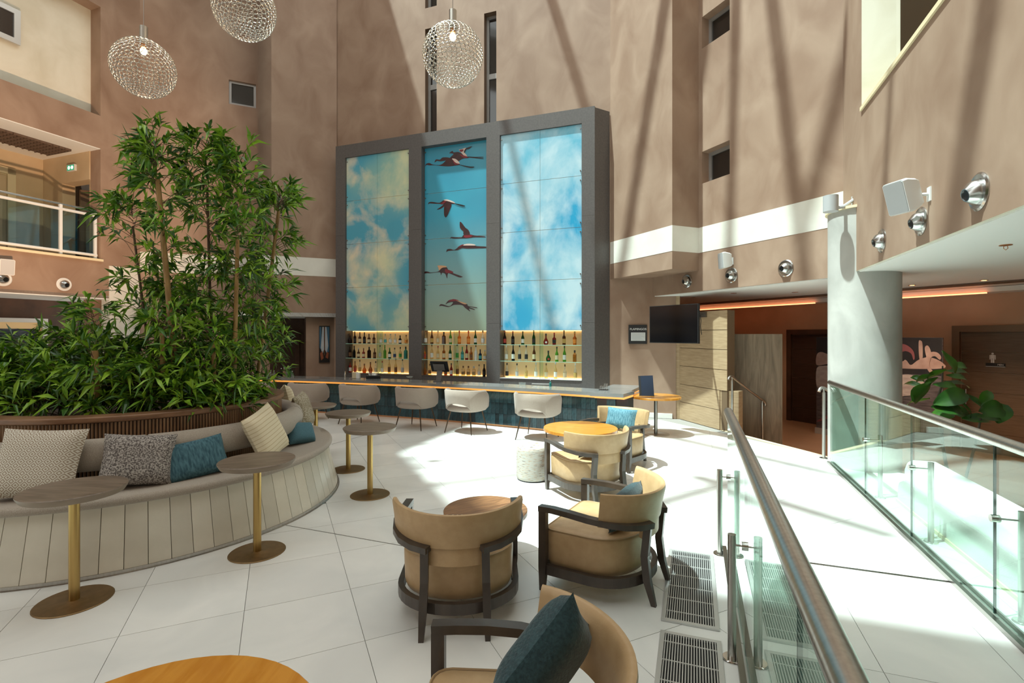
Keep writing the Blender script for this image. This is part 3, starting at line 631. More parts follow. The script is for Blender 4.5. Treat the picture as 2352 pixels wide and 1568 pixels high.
# shelf bays
SH = (1.488, 1.128, .752)
for k, (x0, x1) in enumerate(BAYS):
    t0, t1 = PF.tx(x0), PF.tx(x1)
    strip('shelf_back', PF, t0, t1, SH[2], ZP0, -.29, .01, 'backlight', ds, O)
    mb = MB(); mb.hexa(PF.pt(t0, .05, -.33), PF.d*(t1-t0), PF.n*.325, V((0,0,SH[2]-.055))); mb.build('cabinet_front', 'clad_grey', ds, O)
    mb = MB(); mb.hexa(PF.pt(t0, SH[2]-.006, -.33), PF.d*(t1-t0), PF.n*.34, V((0,0,.006))); mb.build('ledge', 'white_stone' if k == 2 else 'clad_grey', ds, O)
    for z in SH[:2]:
        mb = MB(); mb.hexa(PF.pt(t0, z-.010, -.28), PF.d*(t1-t0), PF.n*.26, V((0,0,.010))); s_ = mb.build('glass_shelf', 'shelf_glass', ds, O)
        strip('shelf_edge', PF, t0, t1, z-.010, z, -.0195, .002, 'glass_edge_light', s_, O)
    tm = PF.tx((864, 1041, 1239)[k]); mb = MB(); mb.hexa(PF.pt(tm-.005, SH[2], -.28), PF.d*.01, PF.n*.24, V((0,0,ZP0-SH[2]))); mb.build('glass_divider', 'shelf_glass', ds, O)
    mb = MB(); mb.hexa(PF.pt(tm-.004, SH[2], -.038), PF.d*.008, PF.n*.002, V((0,0,ZP0-SH[2]))); mb.build('divider_edge', 'glass_edge', ds, O)
    mb = MB(); mb.hexa(PF.pt(t0+.03, SH[2]+.002, -.285), PF.d*(t1-t0-.06), PF.n*.02, V((0,0,.012))); mb.build('light_strip', 'led_warm', ds, O)
    mb = MB(); mb.hexa(PF.pt(t0+.03, ZP0-.015, -.275), PF.d*(t1-t0-.06), PF.n*.02, V((0,0,.012))); mb.build('light_strip', 'led_warm', ds, O)
# ---------------------------------------------------------------- bottles
for n_, t_, bd, bw in (('amber', (.60,.24,.04), (.40,.14,.02), .45), ('brown', (.22,.08,.02), (.10,.035,.012), .6), ('dark', (.10,.05,.03), (.025,.012,.01), .75), ('clear', (.90,.93,.92), (.7,.72,.72), .12),
                       ('pale', (.90,.80,.55), (.65,.52,.30), .25), ('green', (.25,.62,.10), (.10,.32,.03), .4), ('dkgreen', (.05,.22,.06), (.012,.07,.015), .65), ('teal', (.20,.62,.55), (.06,.30,.28), .45),
                       ('red', (.45,.04,.02), (.28,.02,.015), .6), ('orange', (.85,.28,.04), (.62,.17,.02), .6), ('white', (.8,.8,.8), (.75,.75,.73), .9), ('navy', (.03,.06,.12), (.01,.025,.06), .8), ('black', (.03,.03,.03), (.01,.01,.01), .9)):
    glassy('glass_'+n_, t_, (1,1,1), 1.5, .02, bd, bw)
for n_, c_ in (('white', (.70,.69,.66)), ('cream', (.62,.52,.34)), ('black', (.02,.02,.022)), ('red', (.42,.04,.03)), ('green', (.05,.28,.05)), ('navy', (.02,.05,.14)), ('gold', (.50,.33,.10)), ('teal', (.06,.36,.38)), ('silver', (.45,.45,.46)), ('brown', (.16,.07,.03)), ('orange', (.75,.26,.04))):
    M('label_'+n_, c_, .55)
CN = dict(a='amber', b='brown', d='dark', c='clear', p='pale', g='green', k='dkgreen', t='teal', r='red', o='orange', w='white', n='navy', x='black')
LN = dict(w='white', c='cream', x='black', r='red', g='green', n='navy', o='gold', t='teal', s='silver', b='brown', q='orange')
def profile(kind, h, r):
    n = r*.34
    if kind == 's': return [(0,0),(r,.0),(r,.50*h),(r*.96,.56*h),(n*1.1,.66*h),(n,.70*h),(n,.90*h)]     # shouldered
    if kind == 'w': return [(0,0),(r,.0),(r,.46*h),(r*.8,.58*h),(n*1.15,.70*h),(n,.76*h),(n,.92*h)]      # sloping
    if kind == 'd': return [(0,0),(r*.85,.0),(r*1.15,.14*h),(r*1.2,.28*h),(r*.8,.46*h),(n*1.1,.60*h),(n,.66*h),(n,.86*h)]  # round
    if kind == 't': return [(0,0),(r*.9,.0),(r,.40*h),(r*.98,.52*h),(n*1.5,.60*h),(n,.66*h),(n,.90*h)]   # tapered
    if kind == 'q': return [(0,0),(r*1.1,.0),(r*1.1,.62*h),(r*.9,.68*h),(n*1.2,.74*h),(n*1.1,.86*h)]     # squat
def bottle(pos, h, r, kind, body, cap, lab, label, group, name='bottle'):
    pr = profile(kind, h, r); mb = MB(); mb.lathe(pr, 4 if kind == 'q' else 12, mi=0)
    if kind == 'q': mb.xf(Matrix.Rotation(R(45-20), 4, 'Z'))
    o = mb.build(name, 'glass_'+CN[body], smooth=kind != 'q', ang=60, label=label, cat='bottle', group=group); o.location = pos
    zc = pr[-1][1]; n = pr[-1][0]; mb = MB(); mb.lathe([(0,h), (n*1.15,h), (n*1.2,zc-.05*h), (n*1.02,zc-.05*h)], 10); mb.build('cap', 'label_'+LN[cap], o, smooth=True)
    if lab and kind != 'd':
        z0, z1 = (.12*h, .42*h); rr = (r*1.1/1.414*1.02 if kind == 'q' else r*1.015)
        if kind == 'q': mb = MB(); mb.box((0,0,(z0+z1)/2), (rr*2*.94, rr*2*.94, z1-z0), rz=R(-20)); mb.build('label', 'label_'+LN[lab], o)
        else: mb = MB(); mb.lathe([(rr*(.93 if kind == 't' else 1), z0), (rr, z1)], 12); mb.build('label', 'label_'+LN[lab], o, smooth=True)
    elif lab: mb = MB(); mb.cyl((0,-r*1.16,.22*h), (0,-r*1.22,.22*h), r*.55, n=10); mb.build('label', 'label_'+LN[lab], o)
    return o
SPEC = [ # bay -> shelf -> "x height kind body cap label"
 ["804 21 d d b 0|815 26 s d b x|826.5 24 s b b c|837 24 s d x x|847.5 21 s b b c|859 21 s b b b|875 21 s c s w|885 21 s c s t|897 21 t c s w|908 21 s c s w|919 18 s x x w|933 19 t p b q",
  "804 27 w d x b|813.5 26 w x x 0|823.5 21 s b s c|835 21 s r b c|848 24 q d x 0|860.5 21 s b b b|873 28 w c x s|884 29 s g g 0|895 23 s k g w|906.5 23 s c x n|919.5 25 s p x g|932 26 q t x t",
  "804.5 26 s r x w|815.5 25 s a b r|826.5 28 w c b o|837 20 d o b 0|851 24 d a b 0|863 26 w c x c|878 27 w c r w|894 34 w p b b|909 34 w p b b|924.5 33 w c x s"],
 ["977.7 29 w p b w|992 29 w b b o|1006 29 w p s c|1019.5 26 q b x x|1034.7 29 w g g c|1055 29 t o r q|1076 29 t o r q|1092 30 w k x w|1109 30 t c b w",
  "975 26 s o r r|992 32 w p b w|1006 29 w p r c|1019.5 31 s a b c|1034 30 w k x w|1050 34 w c x g|1062 28 s t g t|1072 33 w r x c|1082 28 s a b b|1093 32 w w b 0|1103 23 s n x t|1113.5 22 s p s w",
  "975 28 d a b 0|987 24 s p b b|1011.7 22 s o r q|1023.6 22 s a b b|1036.5 27 w r x w|1050.5 35 w p b b|1064 22 q p b b|1076 22 q p b b|1088.5 22 q p s s|1100.5 26 w c b w|1112 27 w d x x"],
 ["1159.5 29 w d r r|1178 29 s d r x|1200.7 29 w k x w|1226 31 w k o x|1254 24 d r x w|1273 26 t r r x|1295.5 31 s b b o|1320 29 t o o q",
  "1163 33 w c w w|1178.7 34 w x x w|1193.5 34 w c x x|1208.8 34 w c x x|1226.7 35 w b b c|1259.5 23 d k x r|1279 32 w g x c|1296.5 34 w g x w|1320 25 q a x b",
  "1164.5 31 w c x x|1187.5 31 w c x s|1208.5 27 s p b o|1231 34 w c s w|1254.5 33 w p b c|1276 36 w p s w|1297.5 32 t c b c|1321.5 35 w c w o"]]
ORD = ['first','second','third','fourth','fifth','sixth','seventh','eighth','ninth','tenth','eleventh','twelfth']
for k in range(3):
    for r in range(3):
        for i, sp in enumerate(SPEC[k][r].split('|')):
            x, hp, kd, bd, cp, lb = sp.split(); x = float(x); off_ = -.15
            t, _ = PF.hit(x, 800, off_); p = PF.pt(t, SH[r]+.0008, off_)
            h = float(hp)/F*p.y*1.06; wide = {'s': .036, 'w': .036, 'd': .044, 't': .041, 'q': .042}[kd]
            bottle(p, h, wide, kd, bd, cp, None if lb == '0' else lb, f"{ {'k':'dark green','dkgreen':'dark green'}.get(bd, CN[bd]) } bottle, {ORD[i]} from the left on the {('top','middle','bottom')[r]} shelf, {('left','centre','right')[k]} bay", f"bottles in the {('left','centre','right')[k]} bay")
# ---------------------------------------------------------------- bar counter
bc = lambda X: V((X, 8.95438 - .52659*X - .025604*X*X, 0))
def bn(X): s = -.52659 - .051208*X; return V((-s, 1, 0)).normalized()     # pointing away from the viewer
CO = bc(-2.0); bar = empty('bar_counter', CO, label='curved bar counter with grey top and teal tiled front', cat='bar counter')
XS = [-6.6 + (1.767+6.6)*i/40 for i in range(41)]
CZ = .76
Cn = bc(1.767); rdn = V((math.sin(R(25.5)), math.cos(R(25.5)), 0)); rln = V((-rdn.y, rdn.x, 0))   # return towards the wall
def slab(z0, z1, f, bk):
    r = []
    for X in XS:
        p, n = bc(X), bn(X); a, b = p + n*f, p + n*bk; r.append([a+V((0,0,z0)), b+V((0,0,z0)), b+V((0,0,z1)), a+V((0,0,z1))])
    mb = MB(); mb.rings(r); return mb
mb = slab(CZ-.055, CZ, 0, .55)
mb.hexa(Cn + V((0,0,CZ-.056)) + rdn*.002, rdn*1.52, rln*.55, V((0,0,.055))); mb.build('worktop', 'counter_grey', bar, CO)
mb = slab(0, CZ-.09, .23, .50); mb.hexa(Cn + rln*.2 + rdn*.25, rdn*1.2, rln*.30, V((0,0,CZ-.09))); mb.build('bar_body', 'black_matte', bar, CO)
mb = slab(CZ-.09, CZ-.056, .03, .49); mb.hexa(Cn + rln*.03 + rdn*.04 + V((0,0,CZ-.09)), rdn*1.44, rln*.45, V((0,0,.034))); mb.build('light_strip', 'led_orange', bar, CO)
mb = slab(0, .03, .225, .235); mb.build('kick_strip', 'copper', bar, CO)
tm_ = MB(); tm_.box((0, -.006, .1025), (.0815, .012, .202)); tob = None
arc = []; X = -5.1
while X < 1.60:
    arc.append(X); X += .0845/math.sqrt(1 + (.52659 + .051208*X)**2)
for X in arc:
    n = bn(X); p = bc(X) + n*.229; rz = math.atan2(n.y, n.x) - math.pi/2
    for r in range(3):
        loc = p - CO + V((0,0,.031 + r*.2065)) - n*random.uniform(0, .003)
        if tob is None: tob = tm_.build('tile', 'bar_tile', bar); o_ = tob
        else: o_ = inst(tob, 'tile', bar)
        o_.location = loc; o_.rotation_euler = (0, 0, rz)
rzr = math.atan2(rln.y, rln.x) - math.pi/2
for i in range(14):
    for r in range(3):
        o_ = inst(tob, 'tile', bar, Cn + rln*.198 + rdn*(.27 + .0845*i) - CO + V((0,0,.031 + r*.2065)), rzr)
def onbar(x, y, d=.3):   # photo x -> point on the worktop, d behind the front edge
    best = min((-6.5 + 8.2*i/800 for i in range(801)), key=lambda X: abs((lambda q: 1176 + F*q.x/q.y - x)(bc(X) + bn(X)*d)))
    return bc(best) + bn(best)*d + V((0,0,CZ+.0008))
# pos terminal
p = onbar(1007, 880, .38); rt = empty('pos_terminal', p, R(-14), label='black touchscreen till on a grey stand on the bar', cat='till')
mb = MB(); mb.box((0,0,.008), (.16,.14,.016)); mb.hexa((-.055,.02,.015), (.11,0,0), (0,.03,0), (.0,.045,.20)); mb.build('stand', 'clad_grey', rt)
def tilted(mb, c, size, rx, mi=0):
    a = len(mb.v); mb.box((0,0,0), size, mi); mb.xf(Matrix.Translation(V(c)) @ Matrix.Rotation(rx, 4, 'X'), a); return mb
mb = MB(); tilted(mb, (0,.07,.30), (.37,.03,.23), R(28)); mb.build('screen', 'screen_black', rt)
mb = MB(); tilted(mb, (0,.048,.29), (.24,.03,.15), R(28)); mb.build('rear_housing', 'dark_steel', rt)
# counter things
def glassware(p, h, r, kind='tumbler', **k):
    mb = MB()
    if kind == 'coupe': mb.lathe([(0,0),(r*.7,0),(r*.7,.004),(.004,.008),(.004,h*.6),(r*.5,h*.75),(r,h),(r*.95,h),(r*.45,h*.78),(0,h*.66)], 12)
    else: mb.lathe([(0,0),(r*.85,0),(r,h),(r*.92,h),(r*.78,.01),(0,.01)], 12)
    o = mb.build('cocktail_glass' if kind == 'coupe' else 'tumbler', 'glass_clear', smooth=True, cat='glass', **k); o.location = p; return o
for i, (x, bd, cp, h, kd) in enumerate(((622,'c','s',.13,'s'), (629,'c','s',.13,'s'), (639,'x','x',.14,'q'), (646,'x','s',.19,'w'), (653,'p','s',.21,'s'), (659,'c','w',.21,'s'), (664,'g','w',.20,'w'), (667,'k','s',.20,'w'), (671,'c','s',.13,'s'))):
    bottle(onbar(x, 870, .33 if i != 7 else .42), h, .030, kd, bd, cp, None, f"{CN[bd].replace('dkgreen','dark green')} bottle, {ORD[i]} of the small group at the left end of the bar", 'bottles at the left end of the bar')
p = onbar(816, 870, .34); mb = MB(); rbox(mb, p + V((0,0,.07)), (.11,.09,.14), .012); mb.build('drink_dispenser', 'label_cream', org=p, label='pale juice container at the back left of the bar', cat='container')
p = onbar(823, 870, .30); mb = MB(); rbox(mb, p + V((0,0,.065)), (.08,.08,.13), .012); mb.build('drink_dispenser', 'label_white', org=p, label='white container beside the pale juice container on the bar', cat='container')
p = onbar(858, 870, .42); hr = empty('pourer_holder', p, label='cluster of chrome pourers in a black holder on the bar', cat='bar caddy')
mb = MB(); rbox(mb, (0,0,.035), (.30,.10,.07), .01); mb.build('caddy', 'black', hr)
for i in range(9):
    a = R(-50 + 12.5*i); mb = MB(); mb.tube([(.02*(i-4), 0, .06), (.026*(i-4), -.01, .12), (.034*(i-4), -.02, .17)], [.012,.008,.004], 6); mb.build('pourer', 'chrome', hr, smooth=True)
p = onbar(792, 870, .3); mb = MB(); mb.lathe([(0,0),(.018,0),(.016,.10),(.012,.105),(.012,.15),(0,.155)], 12, p); mb.build('soap_pump', 'chrome', org=p, smooth=True, label='slim chrome pump bottle at the left of the bar', cat='pump')
for i, x in enumerate((938, 943)): glassware(onbar(x, 872, .34), .085, .05, 'coupe', label=f"upturned cocktail glass on the bar, {('left','right')[i]} of the pair", group='cocktail glasses on the bar')
for i, x in enumerate((1196, 1203)): glassware(onbar(x, 890, .46), .05, .035, label=f"low clear tumbler on the bar under the right bay, {('left','right')[i]} of two", group='tumblers on the bar')
bottle(onbar(1264, 885, .5), .12, .022, 's', 't', 's', None, 'small teal bottle on the bar below the right bay', 'small bottles on the bar')
p = onbar(1240, 885, .56); mb = MB(); mb.tube([p+V((-.15,.04,.03)), p+V((.17,-.05,.03))], .008, 8); mb.tube([p+V((-.15,.04,0)), p+V((-.15,.04,.03))], .008, 8); mb.tube([p+V((.17,-.05,0)), p+V((.17,-.05,.03))], .008, 8); mb.build('tray_rail', 'steel', org=p, label='low steel rail on the bar below the right bay', cat='rail')
p = onbar(1386, 890, .42); nh = empty('napkin_holder', p, R(-20), label='wire napkin holder on the right end of the bar', cat='napkin holder')
for i, (dx, hh) in enumerate(((-.05, .07), (-.015, .07), (.02, .11), (.055, .11))):
    mb = MB(); mb.tube([(dx,-.05,0), (dx,-.05,hh), (dx,.05,hh), (dx,.05,0)], .004, 6); mb.build('wire', 'chrome', nh)
mb = MB(); mb.box((0,0,.004), (.15,.11,.008)); mb.build('base', 'black', nh)
# ---------------------------------------------------------------- round planter bench
BZ = .53
bench = empty('planter_bench', BC, label='large round planter with upholstered bench and slatted wooden backrest', cat='bench')
R0, R1 = 1.905, 1.80
mb = MB(); mb.lathe([(R0-.012, .0), (R1-.012, .455), (1.2, .455)], 96); mb.build('plinth', 'bench_joint', bench, smooth=True)
NT = 84; hw0, hw1 = math.pi*R0/NT-.0022, math.pi*R1/NT-.0022
tmb = MB(); tmb.add([(R0,-hw0,.028), (R0,hw0,.028), (R1,hw1,.46), (R1,-hw1,.46), (R0-.014,-hw0,.028), (R0-.014,hw0,.028), (R1-.014,hw1,.46), (R1-.014,-hw1,.46)], [(0,1,2,3), (5,4,7,6), (1,5,6,2), (4,0,3,7), (4,5,1,0), (3,2,6,7)])
tob2 = None
for i in range(NT):
    if tob2 is None: tob2 = tmb.build('tile', 'bench_tile', bench); o_ = tob2
    else: o_ = inst(tob2, 'tile', bench)
    o_.rotation_euler = (0, 0, 2*math.pi*i/NT + .02)
mb = MB(); mb.lathe([(R0-.01, .028), (R0+.012, .028), (R0+.012, .004), (R0+.022, .004), (R0+.022, 0), (R0-.01, 0)], 96); mb.build('skirting', 'steel', bench, smooth=True, ang=20)
def rsec(r0, r1, z0, z1, rad, k=4):
    out = []
    for cx, cz, a in ((r1-rad, z1-rad, 0), (r0+rad, z1-rad, 90), (r0+rad, z0+rad, 180), (r1-rad, z0+rad, 270)):
        for i in range(k+1): t = R(a+90*i/k); out.append((cx+math.cos(t)*rad, cz+math.sin(t)*rad))
    return out
mb = MB(); mb.lathe(rsec(1.36, 1.848, .462, BZ, .033), 96, closed=True); mb.build('seat_cushion', 'bench_fabric', bench, smooth=True, ang=60)
mb = MB()
for j in range(5):
    a0 = 2*math.pi*j/5 + .35; mb.lathe([(1.44+.095*math.cos(t), .775+.125*math.sin(t)) for t in [2*math.pi*i/16 for i in range(16)]], 24, closed=True, a0=a0, a1=a0+2*math.pi/5-.012)
mb.build('back_bolster', 'bench_fabric', bench, smooth=True, ang=60)
mb = MB(); mb.lathe([(1.30, .46), (1.30, 1.005), (1.17, 1.005), (1.17, .88)], 96); mb.build('planter_wall', 'slat_dark', bench, smooth=True)
mb = MB(); NS = 330
for i in range(NS):
    a = 2*math.pi*i/NS; c, s_ = math.cos(a), math.sin(a); t = V((-s_, c, 0)); w_ = .0095; o_ = V((c*1.298, s_*1.298, .47))
    rr = [o_ - t*w_, o_ - t*w_*.5 + V((c,s_,0))*.013, o_ + t*w_*.5 + V((c,s_,0))*.013, o_ + t*w_]
    mb.add(rr + [p + V((0,0,.53)) for p in rr], [(0,1,5,4), (1,2,6,5), (2,3,7,6)])
mb.build('backrest_slats', 'slat_wood', bench, smooth=True, ang=80, kind='stuff')
mb = MB(); mb.lathe(rsec(1.155, 1.335, 1.004, 1.052, .012, 3), 96, closed=True); mb.build('rim', 'rim_wood', bench, smooth=True, ang=50)
mb = MB(); mb.disc((0,0,.90), 1.18, 48); mb.build('soil', 'soil', bench)
# ---------------------------------------------------------------- cushions
def pillow(name, w_, h_, t_, mat, loc, yaw, tilt, roll, label, cat='cushion', group=None, N=14, sag=.06):
    """upholstered cushion standing in its local XZ plane, thickness along Y"""
    mb = MB()
    for side in (1, -1):
        vs = []; fs = []
        for i in range(N+1):
            for j in range(N+1):
                u, v_ = -1+2*i/N, -1+2*j/N
                th = (max(0, (1-u**4)*(1-v_**4)))**.55*t_/2
                vs.append((u*w_/2*(1-sag*(1-v_*v_)), side*th, v_*h_/2*(1-sag*(1-u*u))))
        for i in range(N):
            for j in range(N):
                q = (i*(N+1)+j, (i+1)*(N+1)+j, (i+1)*(N+1)+j+1, i*(N+1)+j+1); fs.append(q if side < 0 else q[::-1])
        mb.add(vs, fs)
    o = mb.build(name, mat, smooth=True, ang=75, label=label, cat=cat, group=group)
    o.matrix_world = Matrix.Translation(V(loc)) @ Matrix.Rotation(yaw, 4, 'Z') @ Matrix.Rotation(tilt, 4, 'X') @ Matrix.Rotation(roll, 4, 'Y'); return o
def ringpos(x, rad):   # near intersection of the photo column x with a circle around the bench centre
    d = V(((x-1176)/F, 1, 0)).normalized(); b = d.dot(BC); c = BC.dot(BC) - rad*rad; q = b*b - c
    return d*(b - math.sqrt(max(q, 0)))
def bcush(x, rad, w_, h_, t_, mat, tilt, roll, label, dyaw=0, zz=0):
    p = ringpos(x, rad); r = (p-BC); yaw = math.atan2(r.y, r.x) + math.pi/2 + dyaw
    pillow('cushion', w_, h_, t_, mat, (p.x, p.y, BZ + h_/2*math.cos(tilt)*(math.cos(roll)+.75*abs(math.sin(roll))) + zz), yaw, tilt, roll, label, group='cushions on the round bench')
bcush(88, 1.60, .53, .50, .19, 'pil_pattern', R(-20), R(3), 'large cream cushion with fine brown lozenge pattern on the bench')
bcush(318, 1.58, .47, .40, .17, 'pil_tweed', R(-20), R(7), 'dark grey tweed cushion in the middle of the bench')
bcush(447, 1.56, .50, .33, .15, 'pil_blue', R(-22), R(-6), 'long mottled blue cushion beside the grey tweed one', zz=-.02)
bcush(612, 1.62, .47, .47, .16, 'pil_cream', R(-20), R(-14), 'cream cushion with thin brown stripes on the bench', dyaw=R(12))
for (x, y, Y, w_, h_, m_, yaw, tl, rl, lb) in ((690, 994, 5.42, .36, .25, 'pil_blue2', 72, -26, 10, 'small plain blue cushion behind the striped cream one'),
                                               (697, 943, 6.15, .40, .44, 'pil_dots', 96, -16, -6, 'cream cushion with a dotted lower half at the far end of the bench'),
                                               (663, 922, 6.5, .42, .46, 'pil_cream', 118, -14, 6, 'pale cushion mostly hidden behind the dotted one')):
    pillow('cushion', w_, h_, .16, m_, at(x, y, Y), R(yaw), R(tl), R(rl), lb, group='cushions on the round bench')
# ---------------------------------------------------------------- bamboo
def leaf(mb, p, d, L_, w_, roll, droop):
    d = d.normalized(); s = d.cross(V((0,0,1))); s = s.normalized() if s.length > .01 else V((1,0,0)); u = s.cross(d)
    s2 = s*math.cos(roll) + u*math.sin(roll); u2 = s2.cross(d)
    m_ = p + d*L_*.45 - u2*w_*.25; t = p + d*L_*.97 + V((0,0,-droop*L_)); m2 = p + d*L_*.45 + s2*w_ + u2*w_*.2; m3 = p + d*L_*.45 - s2*w_ + u2*w_*.2
    mb.add([p, m2, t, m3, m_], [(0,1,4), (0,4,3), (1,2,4), (4,2,3)])
def rv(): return V((random.gauss(0,1), random.gauss(0,1), random.gauss(0,1))).normalized()
def foliage(fo, fd, tw, spine, n, rmin, rmax, upb=.5, L0=.12, L1=.21, w_=.0175, nl=(7,11), tstart=.1):
    for i in range(n):
        t = tstart + (1-tstart)*random.random(); k = t*(len(spine)-1); j = min(int(k), len(spine)-2); b = spine[j].lerp(spine[j+1], k-j)
        d = V((random.gauss(0,1), random.gauss(0,1), random.uniform(-.1, 1.0)*upb)).normalized(); rr = random.uniform(rmin, rmax)*(1.1-.45*t)
        e = b + d*rr + V((0,0,rr*.25)); m_ = b.lerp(e, .5) + V((0,0,rr*.10)); tw.tube([b, m_, e], [.0035,.003,.002], 3)
        for q in range(random.randint(*nl)):
            base = m_.lerp(e, random.uniform(-.2,1)) if q > 2 else e
            ld = (d*.7 + rv()*.8 + V((0,0,.1))).normalized()
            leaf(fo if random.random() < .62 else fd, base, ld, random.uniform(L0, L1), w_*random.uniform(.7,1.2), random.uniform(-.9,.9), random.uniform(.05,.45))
def bamboo(cane, spine, n, rmin, rmax, label, dark=False, r=.02, name='bamboo', **k):
    root = empty(name, spine[0], label=label, cat='bamboo', group='bamboo in the round planter'); o0 = spine[0]
    if cane:
        a, b = V(cane[0]), V(cane[1]); ns = max(2, int((b-a).length/.24)); path = []; rr = []
        for i in range(ns):
            for f_, g in ((0, 1.16), (.06, .98), (.94, .92)): path.append(a.lerp(b, (i+f_)/ns)); rr.append(r*g*(1-.25*i/ns))
        path.append(b); rr.append(r*.7); mb = MB(); mb.tube(path, rr, 10); mb.build('cane', 'cane_dark' if dark else 'cane', root, o0, smooth=True, ang=50)
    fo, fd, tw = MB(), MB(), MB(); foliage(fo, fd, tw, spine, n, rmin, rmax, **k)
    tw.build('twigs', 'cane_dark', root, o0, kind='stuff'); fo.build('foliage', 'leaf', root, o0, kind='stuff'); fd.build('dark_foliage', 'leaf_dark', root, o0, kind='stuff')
    return root
def cl(x0, y0, x1, y1, Y, dy=0):
    b, t = at(x0, y0, Y), at(x1, y1, Y+dy); k = (b.z-.90)/(t.z-b.z); return b - (t-b)*k, t
for (x0, y0, x1, y1, Y, r, dark, ext, n, r0, r1, lb) in (
    (410,930,362,410,4.75,.030,False,.36,92,.10,.42,'tall bamboo with a thick leaning cane left of the centre of the planter'),
    (376,925,372,765,4.55,.024,False,.10,30,.10,.36,'short sawn-off bamboo cane beside the thick leaning one'),
    (345,830,305,520,5.25,.014,True,.20,70,.15,.46,'bushy bamboo on thin dark stems at the left of the tall group'),
    (455,870,402,690,5.4,.016,True,.15,40,.12,.36,'thin dark leaning bamboo stem behind the thick cane'),
    (488,905,476,430,5.15,.016,True,.45,105,.12,.42,'tallest bamboo with a slim dark stem in the middle of the planter'),
    (492,905,490,790,4.75,.022,False,.1,26,.10,.32,'short tan bamboo cane in front of the tallest bamboo'),
    (537,890,546,550,5.0,.024,False,.85,95,.12,.42,'tall straight tan bamboo right of the centre'),
    (590,885,640,485,5.5,.024,False,.18,88,.10,.38,'tall pale bamboo leaning right at the edge of the planter'),
    (575,880,582,700,5.85,.016,True,.9,60,.15,.45,'leafy bamboo at the back right of the planter'),
    (222,945,218,805,4.35,.032,False,.30,34,.08,.34,'short thick sawn-off bamboo cane at the left of the planter')):
    a, b = cl(x0, y0, x1, y1, Y); d = (b-a).normalized()
    sp = [a, a.lerp(b, .25), a.lerp(b, .5), a.lerp(b, .75), b, b + d*ext*.5 + V((random.uniform(-.05,.05), 0, 0)), b + d*ext]
    bamboo((a, b), sp, int(n*1.15), r0, r1*.92, lb, dark, r, tstart=.10)
LOWS = ['leftmost', 'second', 'third', 'fourth', 'fifth', 'sixth', 'seventh', 'eighth', 'ninth', 'tenth']
for i, (x, Y, zt, n) in enumerate(((20,4.55,1.40,70), (80,4.75,1.55,75), (140,4.5,1.45,70), (190,4.95,1.75,70), (255,4.7,1.60,70), (310,4.5,1.35,55), (360,5.1,1.45,55), (440,4.6,1.25,50), (520,4.75,1.20,50), (560,5.2,1.12,36))):
    b = at(x, 900, Y); b.z = .90; t = V((b.x + random.uniform(-.1,.1), b.y, zt))
    bamboo(None, [b, b.lerp(t, .5), t], n, .12, .42, f'low spreading bamboo foliage along the planter rim, {LOWS[i]} from the left', tstart=.1, upb=.7, L0=.13, L1=.22, name='low_bamboo')
# ---------------------------------------------------------------- tables
def table(name, p, r, z, th, topm, edgem, stemm, basem, sr, br, label, bev=.0, cat='table', group=None, rz=0.0):
    o = empty(name, p, rz, label=label, cat=cat, group=group)
    mb = MB(); mb.lathe([(0, z), (r-.004, z), (r, z-.004)], 48, mi=0); mb.lathe([(r, z-.004), (r, z-.010), (r-bev, z-th), (0, z-th)], 48, mi=1); mb.build('table_top', [topm, edgem], o, smooth=True, ang=30)
    mb = MB(); mb.cyl((0,0,.007), (0,0,z-th), sr, n=20); mb.build('stem', stemm, o, smooth=True, ang=50)
    mb = MB(); mb.lathe([(0,.012), (sr*1.3,.012), (sr*1.5,.008), (br-.004,.008), (br,.004), (br,0), (0,0)], 40); mb.build('base', basem, o, smooth=True, ang=40)
    return o
G = 'brass side tables around the bench'
for (x, y, lb) in ((170.5,1380,'round grey-brown side table on a brass stem nearest the viewer at the bench'), (591,1267.5,'round side table on a brass stem in front of the striped cream cushion'), (850,1136,'round side table on a brass stem standing free, right of the bench end'), (800,1078,'round side table on a brass stem just beyond the bench end')):
    table('side_table', fl(x, y), .277, .725, .042, 'walnut_grey', 'walnut_edge', 'brass', 'brass_plate', .029, .205, lb, .018, group=G, rz=random.uniform(-.5,.5))
table('side_table', V((-2.76, 7.04, 0)), .277, .72, .035, 'walnut_grey', 'walnut_edge', 'brass', 'brass_plate', .029, .205, 'round side table on a brass stem partly hidden behind the far cushions', .018, group=G)
G = 'round orange wood tables'
table('orange_table', V((.80, 5.86, 0)), .43, .62, .035, 'orange_wood', 'orange_wood', 'steel', 'steel', .03, .22, 'round orange wood table between the two cream armchairs', group=G)
tmen = table('orange_table', fl(1506.3, 996.3), .42, .655, .035, 'orange_wood', 'orange_wood', 'dark_steel', 'steel', .03, .23, 'round orange wood table with a menu at the end of the bar', group=G)
table('orange_table', V((-.95, 1.25, 0)), .444, .62, .035, 'orange_wood', 'orange_wood', 'steel', 'steel', .03, .22, 'round orange wood table cut off by the bottom edge', group=G, rz=R(90))
table('coffee_table', V((-.20, 3.80, 0)), .318, .38, .035, 'walnut', 'walnut', 'dark_steel', 'dark_steel', .03, .2, 'low round walnut table in front of the leather armchair', rz=R(35))
p = tmen.location; q = V((p.x - .16, p.y - .02, .6558)); mf = empty('menu_folder', q, R(-12), label='navy menu folder standing on the orange table by the bar', cat='menu')
mb = MB(); a = len(mb.v); mb.box((0,0,.175), (.245,.012,.35)); mb.xf(Matrix.Rotation(R(-14), 4, 'X') @ Matrix.Rotation(R(-3), 4, 'Y')); mb.build('cover', 'navy', mf)
mb = MB(); mb.box((-.105,-.0075,.175), (.035,.002,.35)); mb.xf(Matrix.Rotation(R(-14), 4, 'X') @ Matrix.Rotation(R(-3), 4, 'Y')); mb.build('spine', 'black_matte', mf)
